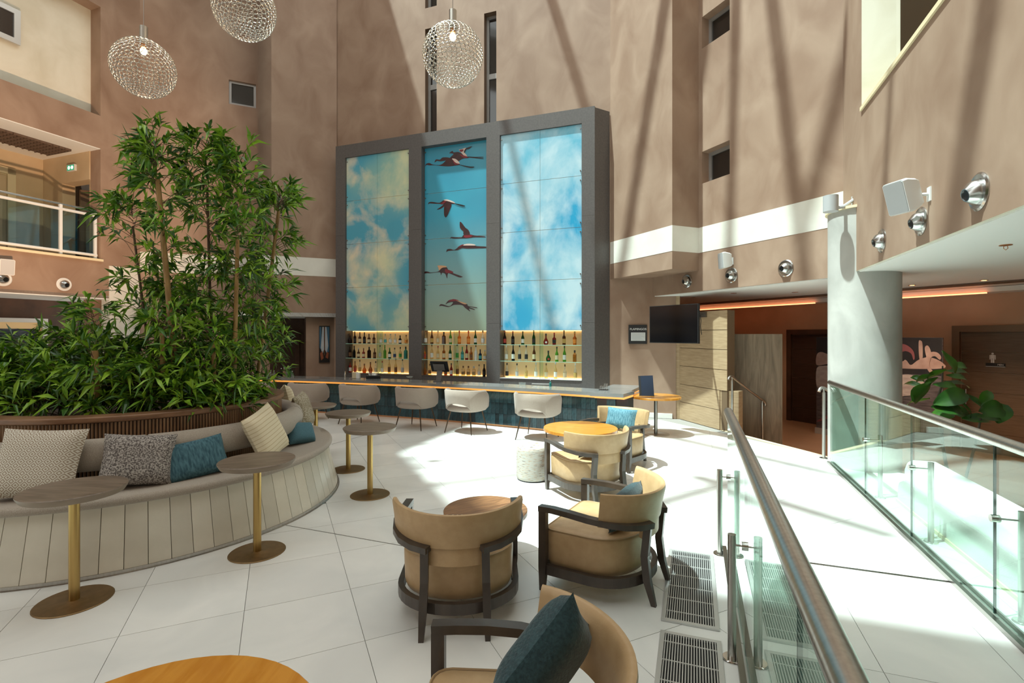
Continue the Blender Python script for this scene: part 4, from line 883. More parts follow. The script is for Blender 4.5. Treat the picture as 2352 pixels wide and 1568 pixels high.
mb = MB(); mb.box((0,.045,.003), (.25,.10,.006)); mb.build('foot', 'black_matte', mf)
# pouf
p = V((.245, 5.93, 0)); pf = empty('pouf', p, label='round woven multicolour pouf beside the armchair', cat='pouf')
mb = MB(); mb.lathe([(0,.40), (.14,.40), (.175,.385), (.19,.35), (.192,.05), (.188,.02), (.18,.012)], 40); mb.build('cover', 'pouf', pf, smooth=True, ang=60)
mb = MB(); mb.lathe([(.182,.014), (.182,0), (0,0)], 32); mb.build('base', 'black_matte', pf, smooth=True)
# ---------------------------------------------------------------- armchairs
def dshape(hw=.335, yf=.30, ym=-.02, yr=-.285, rc=.07, n=20):
    pts = []
    for i in range(5): t = R(90-22.5*i); pts.append((hw-rc+math.cos(t)*rc, yf-rc+math.sin(t)*rc))
    for i in range(n+1): t = math.pi*i/n; pts.append((hw*math.cos(t), ym - (ym-yr)*math.sin(t)))
    for i in range(5): t = R(180-22.5*i); pts.append((-hw+rc+math.cos(t)*rc, yf-rc+math.sin(t)*rc))
    return pts
def offs(pts, d):
    out = []; n = len(pts)
    for i in range(n):
        a, b = V(pts[i-1]), V(pts[(i+1) % n]); t = (b-a).normalized(); out.append((pts[i][0]-t.y*d, pts[i][1]+t.x*d))
    return out
def make_armchair():
    r = empty('armchair'); D = dshape()
    mb = MB(); mb.rings([[(x, y, z) for x, y in reversed(offs(D, d))] for z, d in ((.155,-.03), (.165,-.012), (.20,0), (.375,.006), (.400,-.004), (.411,-.022))] + [[(x*k, y*k, z) for x, y in reversed(offs(D, -.022))] for z, k in ((.417,.85), (.421,.55))]); mb.build('seat', 'leather', r, smooth=True, ang=60)
    mb = MB(); mb.tube([(x, y, .402) for x, y in D] + [(*D[0], .402)], .005, 5); mb.build('piping', 'piping', r, smooth=True)
    mb = MB(); Do, Di = offs(dshape(.345, .29, -.03, -.325, .03), .03), offs(dshape(.345, .29, -.03, -.325, .03), -.005); n = len(Do); rg = []
    for i in range(n): rg.append([(*Di[i], .115), (*Do[i], .115), (*Do[i], .178), (*Di[i], .178)])
    mb.rings(rg, loop=True); mb.build('base_rail', 'chair_wood', r)
    def post(p, w_, d_):   # stacked rectangles
        mb = MB(); mb.rings([[(x-w*w_/2, y-w*d_/2, z), (x+w*w_/2, y-w*d_/2, z), (x+w*w_/2, y+w*d_/2, z), (x-w*w_/2, y+w*d_/2, z)] for x, y, z, w in p]); return mb
    for s in (-1, 1):
        post([(s*.358,.300,0,.66), (s*.362,.292,.16,1), (s*.362,.292,.53,1)], .045, .052).build('leg', 'chair_wood', r)
        post([(s*.185,-.395,0,.66), (s*.180,-.352,.15,1), (s*.175,-.335,.30,1), (s*.172,-.355,.50,1)], .045, .046).build('leg', 'chair_wood', r)
        path = []
        K = [(.362,.318,.545), (.366,.22,.549), (.376,.10,.546), (.380,-.03,.536), (.362,-.15,.524), (.315,-.25,.512), (.245,-.32,.503), (.150,-.372,.497)]
        mb = MB(); mb.tube([(s*x, y, z) for x, y, z in K], .02, sq=(.052, .036)); mb.build('armrest', 'chair_wood', r, smooth=True, ang=30)
    def shell(th0, th1, z0, z1, n, fl_=.035, t_=.05):
        mb = MB(); rg = []
        for i in range(n+1):
            th = th0 + (th1-th0)*i/n; sn, cs = math.sin(th), math.cos(th); sec = []
            e = .0
            for (u, v_) in ((0,0),(.5,-.02),(1,0),(1,.5),(1,.88),(.8,.98),(.5,1.0),(.2,.98),(0,.88),(0,.5)):
                z = z0 + (z1-z0)*v_; k = (z-.40)/.3; rr = fl_*k*k + u*t_*(1-.25*v_)
                sec.append((sn*(.345+rr), -cs*(.335+rr) - .03*k + .02, z + .018*abs(sn)**3*v_))
            rg.append(sec[::-1])
        mb.rings(rg); return mb
    mb = shell(R(-74), R(74), .500, .70, 28); b_ = shell(R(-24), R(24), .395, .52, 10); mb.v_off = 0; mb.add(b_.v, b_.f); mb.build('backrest', 'leather', r, smooth=True, ang=50)
    return r
chair0 = make_armchair(); used = [0]
def armchair(pos, face, label, leather=None):
    c = chair0 if not used[0] else copy_tree(chair0); used[0] = 1
    c.location = (pos[0], pos[1], 0); c.rotation_euler = (0, 0, math.atan2(face[1], face[0]) - math.pi/2)
    tag(c, label, 'armchair', 'leather armchairs with dark wood frames'); return c
CH1, F1 = V((-.335, 3.18)), V((-.04, 1)); CH2, F2 = V((.645, 3.50)), V((-.86, .51)); CH3, F3 = V((.84, 5.40)), V((-.42, .91)); CH4, F4 = V((1.39, 6.62)), V((-.70, -.71)); CH5, F5 = V((-.02, 1.60)), V((-1, .06))
armchair(CH1, F1, 'tan leather armchair seen from behind, facing the low walnut table'); armchair(CH2, F2, 'tan leather armchair facing left, beside the floor grate')
armchair(CH3, F3, 'sunlit cream leather armchair seen from behind at the orange table'); armchair(CH4, F4, 'sunlit cream leather armchair with a blue pillow, facing the viewer'); armchair(CH5, F5, 'tan leather armchair cut off by the bottom edge, dark teal pillow on it')
def chpil(C, Fv, fwd, side, z, w_, h_, t_, mat, label, tilt=-18, roll=0, dyaw=0):
    f = Fv.normalized(); rt_ = V((f.y, -f.x)); p = C + f*fwd + rt_*side
    pillow('pillow', w_, h_, t_, mat, (p.x, p.y, z), math.atan2(f.y, f.x) + math.pi/2 + R(dyaw), R(tilt), R(roll), label, 'pillow', 'pillows on the armchairs')
chpil(CH1, F1, -.17, 0, .525, .46, .20, .13, 'pil_geo', 'black and cream patterned pillow on the armchair by the walnut table')
chpil(CH2, F2, -.16, -.03, .545, .46, .25, .14, 'pil_teal', 'dark teal pillow on the armchair beside the floor grate')
chpil(CH3, F3, -.17, 0, .525, .48, .20, .13, 'pil_geo', 'black and cream patterned pillow on the cream armchair seen from behind')
chpil(CH4, F4, -.12, .02, .58, .46, .28, .14, 'pil_bluelight', 'light blue pillow on the cream armchair facing the viewer')
chpil(CH5, F5, -.13, .03, .655, .37, .37, .16, 'pil_teal', 'large dark teal pillow standing on its corner in the foreground armchair', -22, 43, -38)
# ---------------------------------------------------------------- bar chairs
def make_barchair():
    r = empty('bar_chair'); mb = MB()
    def sq(s, k=26): return [(math.copysign(abs(math.cos(t))**.75, math.cos(t))*.335*s, math.copysign(abs(math.sin(t))**.75, math.sin(t))*.315*s + .02) for t in [2*math.pi*i/k for i in range(k)]]
    mb.rings([[(x, y, z) for x, y in sq(s)] for z, s in ((.375,.86), (.385,.95), (.41,1), (.445,1), (.468,.95), (.478,.80), (.482,.5))]); mb.build('seat', 'chair_fabric', r, smooth=True, ang=70)
    mb = MB(); rg = []; n = 44; A = 118
    for i in range(n+1):
        a = -A + 2*A*i/n; th = R(a); f = abs(a)/A; sn, cs = math.sin(th), math.cos(th)
        top = .765 - .02*math.cos(th*2)*0 - .02*f - .20*max(0, (f-.72)/.28)**1.6; bot = .40 + .05*max(0, (f-.55)/.45)**2
        if abs(a) < 40: bot += .125*math.sqrt(max(0, 1-(a/40)**2))
        if top < bot + .05: top = bot + .05
        sec = []
        for u, v_ in ((0,.04), (.5,0), (1,.04), (1,.5), (1,.93), (.5,1.0), (0,.93), (0,.5)):
            z = bot + (top-bot)*v_; k = (z-.40)/.36; rr = .025*k + u*.045
            sec.append((sn*(.335+rr), -cs*(.325+rr) + .03, z))
        rg.append(sec[::-1])
    mb.rings(rg); mb.build('backrest', 'chair_fabric', r, smooth=True, ang=60)
    for sx, sy in ((1,1), (-1,1), (1,-1), (-1,-1)):
        mb = MB(); mb.cyl((sx*.20, sy*.19, .385), (sx*.275, sy*.265, 0), .015, .008, 10); mb.build('leg', 'leg_metal', r, smooth=True)
    return r
bch = make_barchair()
BLB = ['upholstered bar chair nearest the right end of the bar', 'sunlit upholstered bar chair, second from the right', 'upholstered bar chair in the middle, third from the right', 'upholstered bar chair behind the free-standing side table, fourth from the right', 'upholstered bar chair partly hidden by the far cushions, fifth from the right', 'upholstered bar chair mostly hidden behind the planter rim']
for i, (x, y) in enumerate(((1234,1006), (1071,990.7), (956,981.7), (825,971), (708,964.5), (585,957))):
    c = bch if i == 0 else copy_tree(bch); p = fl(x, y); c.location = p; n = bn(p.x); c.rotation_euler = (0, 0, math.atan2(n.y, n.x) - math.pi/2 + R((4,-2,1,-3,2,0)[i]))
    tag(c, BLB[i], 'chair', 'upholstered chairs along the bar')
# ---------------------------------------------------------------- glass balustrades
def balustrade(name, P, t1, seams, zr, rr, posts_off, label, post_ts, g0=0.0):
    o0 = P.pt(0, 0); r = empty(name, o0, label=label, cat='balustrade', group='glass balustrades along the walkway')
    ts = [g0] + list(seams) + [t1]
    for a, b in zip(ts, ts[1:]):
        mb = MB(); mb.hexa(P.pt(a+.004, .03, -.006), P.d*(b-a-.008), P.n*.012, V((0,0,zr-.05))); pn = mb.build('glass_pane', 'rail_glass', r, o0)
        mb = MB()
        for e in (a+.002, b-.004): mb.hexa(P.pt(e, .03, -.006), P.d*.002, P.n*.012, V((0,0,zr-.05)))
        mb.build('pane_edge', 'glass_edge', pn, o0)
    mb = MB(); mb.cyl(P.pt(g0-.01, zr-rr), P.pt(t1, zr-rr), rr, n=20); mb.build('handrail', 'steel', r, o0, smooth=True, ang=50)
    mb = MB(); mb.hexa(P.pt(g0, .001, -.045), P.d*(t1-g0), P.n*.03, V((0,0,.03))); mb.hexa(P.pt(g0, .001, .015), P.d*(t1-g0), P.n*.03, V((0,0,.03))); mb.build('floor_channel', 'dark_steel', r, o0)
    for t in post_ts:
        q = P.pt(t, 0, posts_off); mb = MB(); mb.cyl(q + V((0,0,.001)), q + V((0,0,.655)), .021, n=18); po = mb.build('post', 'steel', r, o0, smooth=True, ang=50)
        mb = MB(); mb.lathe([(0,.012), (.045,.012), (.05,.006), (.05,.001), (0,.001)], 24, q); mb.build('post_flange', 'chrome', po, o0, smooth=True, ang=40)
        e = P.pt(t, .60, 0); mb = MB(); mb.cyl(q + V((0,0,.60)), e, .006, n=8); mb.cyl(e - P.n*.022, e + P.n*.022, .022, n=16); mb.build('clamp', 'chrome', po, o0, smooth=True, ang=40)
    return r
balustrade('glass_balustrade', blP, 4.1, (1.44, 2.85), 1.125, .034, .068, 'glass balustrade with steel handrail between the seating and the walkway', [.10, 1.44])
balustrade('glass_balustrade', balP, 6.0, [balP.tx(x) for x in (1988, 2094, 2285)], 1.105, .034, -.13, 'glass balustrade with steel handrail on the far side of the walkway', [balP.tx(1988), balP.tx(2094), balP.tx(2285)], .03)
# stair rails
def stairrail(a, b, za, zb, zfa, zfb, label):
    r = empty('stair_rail', (a.x, a.y, zfa), label=label, cat='handrail', group='steel rails at the corridor steps'); o0 = V((a.x, a.y, zfa))
    d = (b-a).normalized()
    for p, z, zf in ((a, za, zfa), (b, zb, zfb)):
        mb = MB(); mb.cyl(V((p.x,p.y,zf+.001)), V((p.x,p.y,z-.05)), .021, n=16); mb.cyl(V((p.x,p.y,z-.05)), V((p.x,p.y,z)), .012, n=10); mb.lathe([(0,.012), (.055,.012), (.055,.001), (0,.001)], 20, (p.x,p.y,zf)); mb.build('post', 'steel', r, o0, smooth=True, ang=45)
    A, B = V((a.x,a.y,za)), V((b.x,b.y,zb)); s = (B-A).normalized()
    path = [A - d*.10 + V((0,0,-.035)), A - d*.085 + V((0,0,-.005)), A - d*.05 + V((0,0,.018)), A + V((0,0,.012)), A.lerp(B, .5), B, B + s*.08, B + s*.10 + V((0,0,-.03)), B + s*.095 + V((0,0,-.07))]
    mb = MB(); mb.tube(path, .021, 14); mb.build('handrail', 'steel', r, o0, smooth=True, ang=60)
stairrail(V((3.79, 8.62, 0)), V((4.53, 9.06, 0)), .97, .52, 0, LOW, 'steel stair rail in front of the wood-grain partition')
a_ = fl(1892, 1054); stairrail(a_ + V((.02,.03,0)), a_ + V((.80,.36,0)), .96, .62, 0, LOW, 'steel stair rail beside the column')
# ---------------------------------------------------------------- floor grates
def grate(pts, label):
    q = [fl(*p) for p in pts]; ts = [(p-BL).dot(blP.d) for p in q]; os_ = [(p-BL).dot(blP.n) for p in q]
    t0, t1, o0_, o1_ = min(ts), max(ts), min(os_), max(os_); O_ = blP.pt(t0, 0, o0_); r = empty('floor_grate', O_, label=label, cat='grate', group='steel grates in the floor')
    mb = MB(); mb.hexa(blP.pt(t0, .0005, o0_), blP.d*(t1-t0), blP.n*(o1_-o0_), V((0,0,.001))); mb.build('pit_shade', 'grate_shade', r, O_)  # flat dark sheet painting the shaded depth under the bars
    fw = .025; mb = MB()
    for a, b, c, d in ((t0, t1, o0_, o0_+fw), (t0, t1, o1_-fw, o1_), (t0, t0+fw, o0_+fw, o1_-fw), (t1-fw, t1, o0_+fw, o1_-fw)): mb.hexa(blP.pt(a, .001, c), blP.d*(b-a), blP.n*(d-c), V((0,0,.012)))
    mb.build('frame', 'alu', r, O_)
    n = 20; st = (o1_-o0_-2*fw)/n; base = None
    for i in range(n):
        c = o0_+fw + st*(i+.5)
        if base is None: mb = MB(); mb.hexa(blP.pt(t0+fw, .002, c-.0026), blP.d*(t1-t0-2*fw), blP.n*.0052, V((0,0,.010))); base = mb.build('bar', 'alu', r, O_); c0 = c
        else: inst(base, 'bar', r, blP.n*(c-c0))
    k = t0+.09
    while k < t1-.03: mb = MB(); mb.hexa(blP.pt(k, .002, o0_+fw), blP.d*.008, blP.n*(o1_-o0_-2*fw), V((0,0,.0065))); mb.build('cross_bar', 'alu', r, O_); k += .165
grate([(1537,1263), (1653,1451)], 'long steel floor grate beside the balustrade, the farther of two')
g0 = fl(1518, 1452); g1 = fl(1650, 1452)
grate([(1517,1450), (1671,1640)], 'long steel floor grate beside the balustrade, cut off by the bottom edge')
# ---------------------------------------------------------------- hanging globe lamps
def ring(mb, c, n, R_, r, k=10):
    n = n.normalized(); a = n.cross(V((0,0,1))); a = a.normalized() if a.length > .05 else V((1,0,0)); b = n.cross(a); rg = []
    for i in range(k):
        t = 2*math.pi*i/k; d = a*math.cos(t) + b*math.sin(t); rg.append([c + d*(R_ + r*math.cos(q)) + n*r*math.sin(q) for q in (0, 2.09, 4.19)])
    mb.rings(rg, loop=True)
def make_lamp():
    root = empty('globe_lamp'); RG = .36; rr = .030; mb = MB(); lat = -76; row = 0
    while lat < 72:
        c = math.cos(R(lat)); s = 1.0 if lat > -48 else .72; n = max(6, int(2*math.pi*RG*c/(2*rr*s*.93)))
        for i in range(n):
            a = 2*math.pi*(i + .5*(row % 2))/n; d = V((math.cos(a)*c, math.sin(a)*c, math.sin(R(lat)))); ring(mb, d*RG, d, rr*s, .0026)
        lat += math.degrees(1.62*rr*s/RG); row += 1
    mb.build('ring_mesh', 'nickel', root, smooth=True, ang=80, kind='stuff')
    mb = MB(); mb.lathe([(.0,.54), (.045,.54), (.045,.31), (0,.31)], 20); mb.build('neck', 'nickel', root, smooth=True, ang=40)
    mb = MB(); mb.lathe([(0,.345), (.06,.345), (.06,.335), (0,.335)], 24); mb.build('top_plate', 'nickel', root, smooth=True, ang=40)
    mb = MB(); mb.lathe([(0,.335), (.03,.335), (.03,.27), (0,.27)], 16); mb.build('socket', 'copper', root, smooth=True, ang=40)
    mb = MB(); mb.lathe([(0,.275), (.022,.265), (.04,.235), (.04,.21), (.025,.185), (0,.178)], 16); mb.build('bulb', 'bulb', root, smooth=True, ang=60)
    mb = MB(); mb.cyl((0,0,.54), (0,0,9.5), .004, n=6); mb.build('cable', 'dark_steel', root)
    return root
lp = make_lamp()
for i, (x, y, Y, lb) in enumerate(((1040,127,6.04,'wire-ring globe lamp hanging in front of the display wall'), (330,157,6.5,'wire-ring globe lamp hanging at the left above the bamboo'), (561,20,6.2,'wire-ring globe lamp cut off by the top edge'))):
    c = lp if i == 0 else copy_tree(lp); c.location = at(x, y, Y); tag(c, lb, 'lamp', 'hanging globe lamps')
    pl_ = bpy.data.lights.new('lamp_light', 'POINT'); pl_.energy = 6; pl_.color = (1.0, .70, .42); pl_.shadow_soft_size = .04; lo_ = bpy.data.objects.new('lamp_light', pl_); COL.objects.link(lo_); lo_.parent = c; lo_.location = (0, 0, .12)
# ---------------------------------------------------------------- jet nozzles and speakers on the walls
def nozzle(P, x, y, hp, label, tilt=(0,0), white=False):
    t, z = P.hit(x, y); c = P.pt(t, z); r_ = hp/F*c.y; root = empty('air_nozzle', c, label=label, cat='air nozzle', group='round air nozzles on the walls')
    def turn(mb, v): return mb.xf(Matrix.Translation(c) @ v.to_track_quat('Z', 'Y').to_matrix().to_4x4())
    mb = MB(); mb.lathe([(0,.0), (r_,.0), (r_,.008), (r_*.9,.018), (r_*.68,.012), (0,.012)], 32); turn(mb, P.n).build('flange', 'white_plastic' if white else 'nozzle_metal', root, c, smooth=True, ang=30)
    v = (P.n + P.d*tilt[0] + V((0,0,tilt[1]))).normalized()
    mb = MB(); mb.lathe([(r_*.66,.0), (r_*.66,.03), (r_*.60,.05), (r_*.34,r_*.66), (r_*.30,r_*.66), (r_*.28,r_*.5)], 28); turn(mb, v).build('cone', 'nozzle_metal', root, c, smooth=True, ang=30)
    mb = MB(); mb.disc((0,0,r_*.60), r_*.30, 20); turn(mb, v).build('throat', 'black', root, c)
for P, x, y, hp, lb, tl, wh in ((PN,2250,440,44,'largest air nozzle at the right end of the near wall',(.1,-.25),0), (PN,2116,508,33,'air nozzle below the white speaker on the near wall',(.1,-.25),0), (PN,2026,553,27,'smallest air nozzle on the near wall, closest to the column',(.1,-.25),0),
                            (PR,1578,645,15.5,'air nozzle on the right wall under the projecting bay',(-.2,-.2),0), (PR,1680,632,17.5,'air nozzle below the small speaker on the right wall',(-.1,-.1),0), (PR,1805,616,19.5,'air nozzle on the right wall left of the column',(-.15,-.1),0),
                            (PW,147,653,15,'air nozzle with white flange under the balcony, right one',(-.1,-.2),1), (PW,6,640,17,'air nozzle with white flange under the balcony, at the left edge',(-.1,-.2),1)):
    nozzle(P, x, y, hp, lb, tl, wh)
def speaker(P, x, y, w_, h_, d_, yaw, pitch, label, off=.16):
    t, z = P.hit(x, y, off); c = P.pt(t, z, off); r = empty('wall_speaker', c, label=label, cat='speaker', group='white wall speakers')
    base = math.atan2(P.n.y, P.n.x) - math.pi/2
    Mx = Matrix.Translation(c) @ Matrix.Rotation(base + R(yaw), 4, 'Z') @ Matrix.Rotation(R(pitch), 4, 'X')
    mb = MB(); rg = []
    for yy, s in ((-d_/2, .72), (-d_*.3, .84), (d_*.25, 1.0), (d_*.5, .97)): rg.append([(a*w_/2*s, yy, b*h_/2*s) for a, b in ((-.86,-1),(.86,-1),(1,-.9),(1,.9),(.86,1),(-.86,1),(-1,.9),(-1,-.9))][::-1])
    mb.rings(rg); mb.xf(Mx).build('cabinet', 'white_plastic', r, c, smooth=True, ang=35)
    mb = MB(); mb.rings([[(a*w_*.45, yy, b*h_*.46) for a, b in ((-.9,-1),(.9,-1),(1,-.92),(1,.92),(.9,1),(-.9,1),(-1,.92),(-1,-.92))][::-1] for yy in (d_*.5, d_*.53)]); mb.xf(Mx).build('grille', 'grey_plastic', r, c)
    q = P.pt(t, z, .0); mb = MB(); mb.cyl(c - P.n*d_*.3, q, .014, n=10); mb.hexa(q - P.d*.03 - V((0,0,.06)), P.d*.06, P.n*.012, V((0,0,.12))); mb.build('bracket', 'white_plastic', r, c)
speaker(PN, 2078, 450, .20, .29, .19, 30, -16, 'large white speaker on the near wall above an air nozzle', .18)
speaker(PR, 1666, 598, .19, .27, .16, -22, -4, 'small white speaker on the right wall', .16); speaker(PW, 14, 613, .21, .30, .17, -12, -8, 'white speaker under the balcony at the left edge', .18)
# grey cylinder spotlight on the column
q = at(1908, 468, 6.3); sp = empty('wall_spotlight', q, label='grey cylinder spotlight on an arm at the column top', cat='spotlight')
mb = MB(); mb.cyl(q + V((0,0,-.10)), q + V((0,0,.10)), .085, n=24); mb.build('cylinder', 'grey_plastic', sp, q, smooth=True, ang=40)
e = V((4.40, 6.42, 3.345)); mb = MB(); mb.tube([q + V((.05,.02,-.05)), (q+e)/2 + V((0,0,-.02)), e + V((0,0,.10))], .022, 8); mb.hexa(e + V((-.03,-.03,-.005)), (.06,0,0), (0,.06,0), (0,0,.14)); mb.build('arm', 'grey_plastic', sp, q)
# sprinkler and downlights in the corridor ceiling
q = at(2310, 562, 1); k_ = (ZS-.012-CH)/(q.z-CH); q = V((q.x*k_, k_, ZS-.0125)); s_ = empty('sprinkler', q, label='brass ceiling sprinkler in the white soffit', cat='sprinkler')
mb = MB(); mb.lathe([(0,0), (.045,0), (.045,-.006), (.0,-.012)], 20, q); mb.build('rosette', 'copper', s_, q, smooth=True); mb = MB(); mb.tube([q + V((-.015,0,-.008)), q + V((-.02,0,-.03)), q + V((0,0,-.045)), q + V((.02,0,-.03)), q + V((.015,0,-.008))], .003, 6); mb.build('yoke', 'copper', s_, q)
for i, (x, y) in enumerate(((1592,683), (1685,673), (1826,671))):
    q = at(x, y, 1); k_ = (ZS-.013-CH)/(q.z-CH); q = V((q.x*k_, k_, ZS-.013)); mb = MB(); mb.lathe([(0,-.004), (.05,-.004), (.055,0)], 20, q); mb.build('downlight', 'chrome', org=q, smooth=True, label=f'round recessed downlight in the corridor soffit, {ORD[i]} from the left', cat='downlight', group='recessed downlights')
# ---------------------------------------------------------------- wood wall, partition, television, menu board
A_w, B_w = V((3.40, 10.14, 0)), V((3.72, 8.97, 0)); PO = Plane(A_w[:2], math.degrees(math.atan2(B_w.x-A_w.x, B_w.y-A_w.y)), -1); LO = (B_w-A_w).length
ow = empty('wall_oak', A_w, kind='structure')
mb = MB(); mb.prism([PO.pt(0,0,-.006)[:2], PO.pt(LO-.002,0,-.006)[:2], (3.80, 8.84), (3.98, 8.95), (3.75, 10.2), (3.42, 10.25)], LOW, 2.14); mb.build('core', 'frame_brown', ow, A_w)
for z0, z1 in zip((.0,.355,.71,1.08,1.44,1.79), (.355,.71,1.08,1.44,1.79,2.145)):
    mb = MB(); mb.hexa(PO.pt(.001, z0+.005, -.006), PO.d*(LO+.003), PO.n*.014, V((0,0,z1-z0-.010))); mb.build('plank', 'oak_panel', ow, A_w)
q0, q1 = V((3.155, 10.215, 0)), A_w; mb = MB(); dd = (q1-q0); mb.hexa(q0 + V((0,0,0)), dd, V((.02,.25,0)), V((0,0,2.5))); mb.build('pilaster', 'oak_panel', ow, A_w)
mb = MB(); mb.hexa(V((3.728, 8.955, LOW)), (.235,-.20,0), (.15,.17,0), (0,0,.71-LOW)); mb.build('end_block', 'oak_panel', ow, A_w)
PO2 = Plane(B_w[:2], math.degrees(math.atan2(.08, -.13)), -1)
for z0, z1 in zip((.71,1.08,1.44,1.79), (1.08,1.44,1.79,2.145)):
    mb = MB(); mb.hexa(PO2.pt(.0, z0+.005, -.004), PO2.d*.155, PO2.n*.012, V((0,0,z1-z0-.010))); mb.build('plank', 'oak_panel', ow, A_w)
a, b = at(1669, 900, 9.45), at(1797, 900, 9.0); a.z = b.z = LOW; d = b-a; n = V((-d.y, d.x, 0)).normalized()
mb = MB(); mb.hexa(a + V((0,0,.002)), d, n*.05, V((0,0,1.715-LOW))); mb.build('wood_partition', 'oak_board', org=a, label='upright wood-grain partition board at the corridor steps', cat='partition')
l, r_ = at(1492, 744, 8.95), at(1603.5, 744, 8.10); l.z = r_.z = 1.885; tv = empty('television', (l+r_)/2, label='black wall-mounted television beside the menu board', cat='television'); o0 = (l+r_)/2
d = (r_-l); u = d.normalized(); n = V((u.y, -u.x, 0)); 
if n.y > 0: n = -n
mb = MB(); mb.hexa(l + V((0,0,-.325)), d, -n*.045, V((0,0,.65))); mb.build('housing', 'black_matte', tv, o0)
mb = MB(); mb.hexa(l + u*.012 + n*.001 + V((0,0,-.31)), d - u*.024, n*.002, V((0,0,.625))); mb.build('screen', 'screen_black', tv, o0)
mb = MB(); w_ = PO.pt(LO*.62, 2.08, .01); mb.tube([(l+r_)/2 - n*.05 + V((0,0,.12)), (l+r_)/2 - n*.18 + V((.1,.05,.15)), w_], .02, 8); mb.hexa(w_ - PO.d*.12 + V((0,0,-.05)), PO.d*.24, PO.n*.03, V((0,0,.1))); mb.build('wall_arm', 'dark_steel', tv, o0)
mb = MB(); e = r_ - n*.03; mb.tube([e + V((0,0,.2)), e + V((.04,.03,.05)), e + V((.03,.03,-.05)), e + V((.05,.03,-.18))], .006, 6); mb.build('cable', 'black_matte', tv, o0)
def text(s, P, t, z, off, size, mat, parent, org, name='lettering', align='CENTER'):
    cu = bpy.data.curves.new('t', 'FONT'); cu.body = s; cu.size = size; cu.align_x = align; cu.align_y = 'CENTER'; cu.extrude = .0008
    o = bpy.data.objects.new('t', cu); COL.objects.link(o); bpy.context.view_layer.update()
    me = bpy.data.meshes.new_from_object(o.evaluated_get(bpy.context.evaluated_depsgraph_get())); bpy.data.objects.remove(o)
    c = P.pt(t, z, off); M4 = Matrix((P.d.to_4d(), V((0,0,1,0)), P.n.to_4d(), V((0,0,0,1)))).transposed(); M4[3] = (0,0,0,1)
    for v in me.vertices: v.co = (M4.to_3x3() @ v.co) + c - V(org)
    me.materials.clear(); me.materials.append(MAT[mat]); n = bpy.data.objects.new(name, me); COL.objects.link(n); n.parent = parent; return n
ta, za = PD.hit(1444, 746); tb, zb = PD.hit(1486, 789.5); c = PD.pt((ta+tb)/2, zb, .02); mbd = empty('menu_board', c, label='black framed menu board lettered FLAMINGOS on the wall', cat='sign')
strip('board', PD, ta, tb, zb, za, .025, .024, 'black_matte', mbd, c); H_ = za-zb
strip('sheet', PD, ta+.05, tb-.03, zb+H_*.16, zb+H_*.60, .028, .003, 'paper', mbd, c)
text('FLAMINGOS', PD, (ta+tb)/2+.01, zb+H_*.77, .0265, .062, 'sign_text', mbd, c)
for i in range(7): strip('text_line', PD, ta+.07, tb-.05-.03*(i % 3), zb+H_*(.20+.054*i), zb+H_*(.208+.054*i), .0292, .001, 'paper_line', mbd, c)
# ---------------------------------------------------------------- corridor doors, print, plant
def cdoor(name, x0, x1, ytop, mat, fmat, zt=None):
    t0, t1 = PC.tx(x0), PC.tx(x1); zt = zt or PC.hit(x0, ytop)[1]; o0 = PC.pt(t0, LOW); r = empty(name, o0, kind='structure'); fw = .11
    mb = MB()
    for a, b, c, d in ((t0, t0+fw, LOW, zt), (t1-fw, t1, LOW, zt), (t0+fw, t1-fw, zt-fw, zt)): mb.hexa(PC.pt(a, c, 0), PC.d*(b-a), PC.n*.06, V((0,0,d-c)))
    mb.build('door_frame', fmat, r, o0); n = 6; zz = [LOW + (zt-fw-LOW)*i/n for i in range(n+1)]
    for a, b in zip(zz, zz[1:]): strip('door_panel', PC, t0+fw+.01, t1-fw-.005, a+.003, b-.003, .012, .02, mat, r, o0)
    return r, t0, t1, zt, o0
cdoor('door_5', 1810, 1916, 757, 'door_dark', 'dark_brown')
rd, t0, t1, zt, o0 = cdoor('door_6', 2190, 2420, 748, 'door_wood', 'frame_brown')
th_, zh = PC.hit(2218, 910, .06); mb = MB(); mb.cyl(PC.pt(th_, zh-.13, .06), PC.pt(th_, zh+.13, .06), .018, n=12); mb.build('door_handle', 'chrome', rd, o0, smooth=True)
ta, za = PC.hit(2264, 833, .02); tb, zb = PC.hit(2309, 842, .02); c = PC.pt((ta+tb)/2, zb, .02); ms = empty('toilet_sign', c, label='small black MEN sign with a white figure on the corridor door', cat='sign')
strip('plate', PC, ta, tb, zb, za, .022, .008, 'black_matte', ms, c); strip('plate_edge', PC, ta, tb, zb-.008, zb, .022, .008, 'alu', ms, c)
text('MEN', PC, tb-.06, (za+zb)/2, .0225, .038, 'sign_text', ms, c)
tf, zf = PC.hit(2279.5, 833, .02); mb = MB(); k = 1.0
for dx0, dx1, z0, z1 in ((-.022,-.003,0,.085), (.003,.022,0,.085), (-.024,.024,.075,.135), (-.040,-.028,.055,.13), (.028,.040,.055,.13)): mb.hexa(PC.pt(tf+dx0, zf+z0, .012), PC.d*(dx1-dx0), PC.n*.004, V((0,0,z1-z0)))
mb.cyl(PC.pt(tf, zf+.155, .012), PC.pt(tf, zf+.155, .016), .016, n=12); mb.build('figure', 'sign_text', ms, c)
a = at(1875, 900, 10.2); PP = Plane(a[:2], 155, -1); tR = PP.tx(2165); o0 = V((a.x, a.y, LOW)); pr = empty('flamingo_print_stand', o0, label='large freestanding photo print of pink wading birds in the corridor', cat='print')
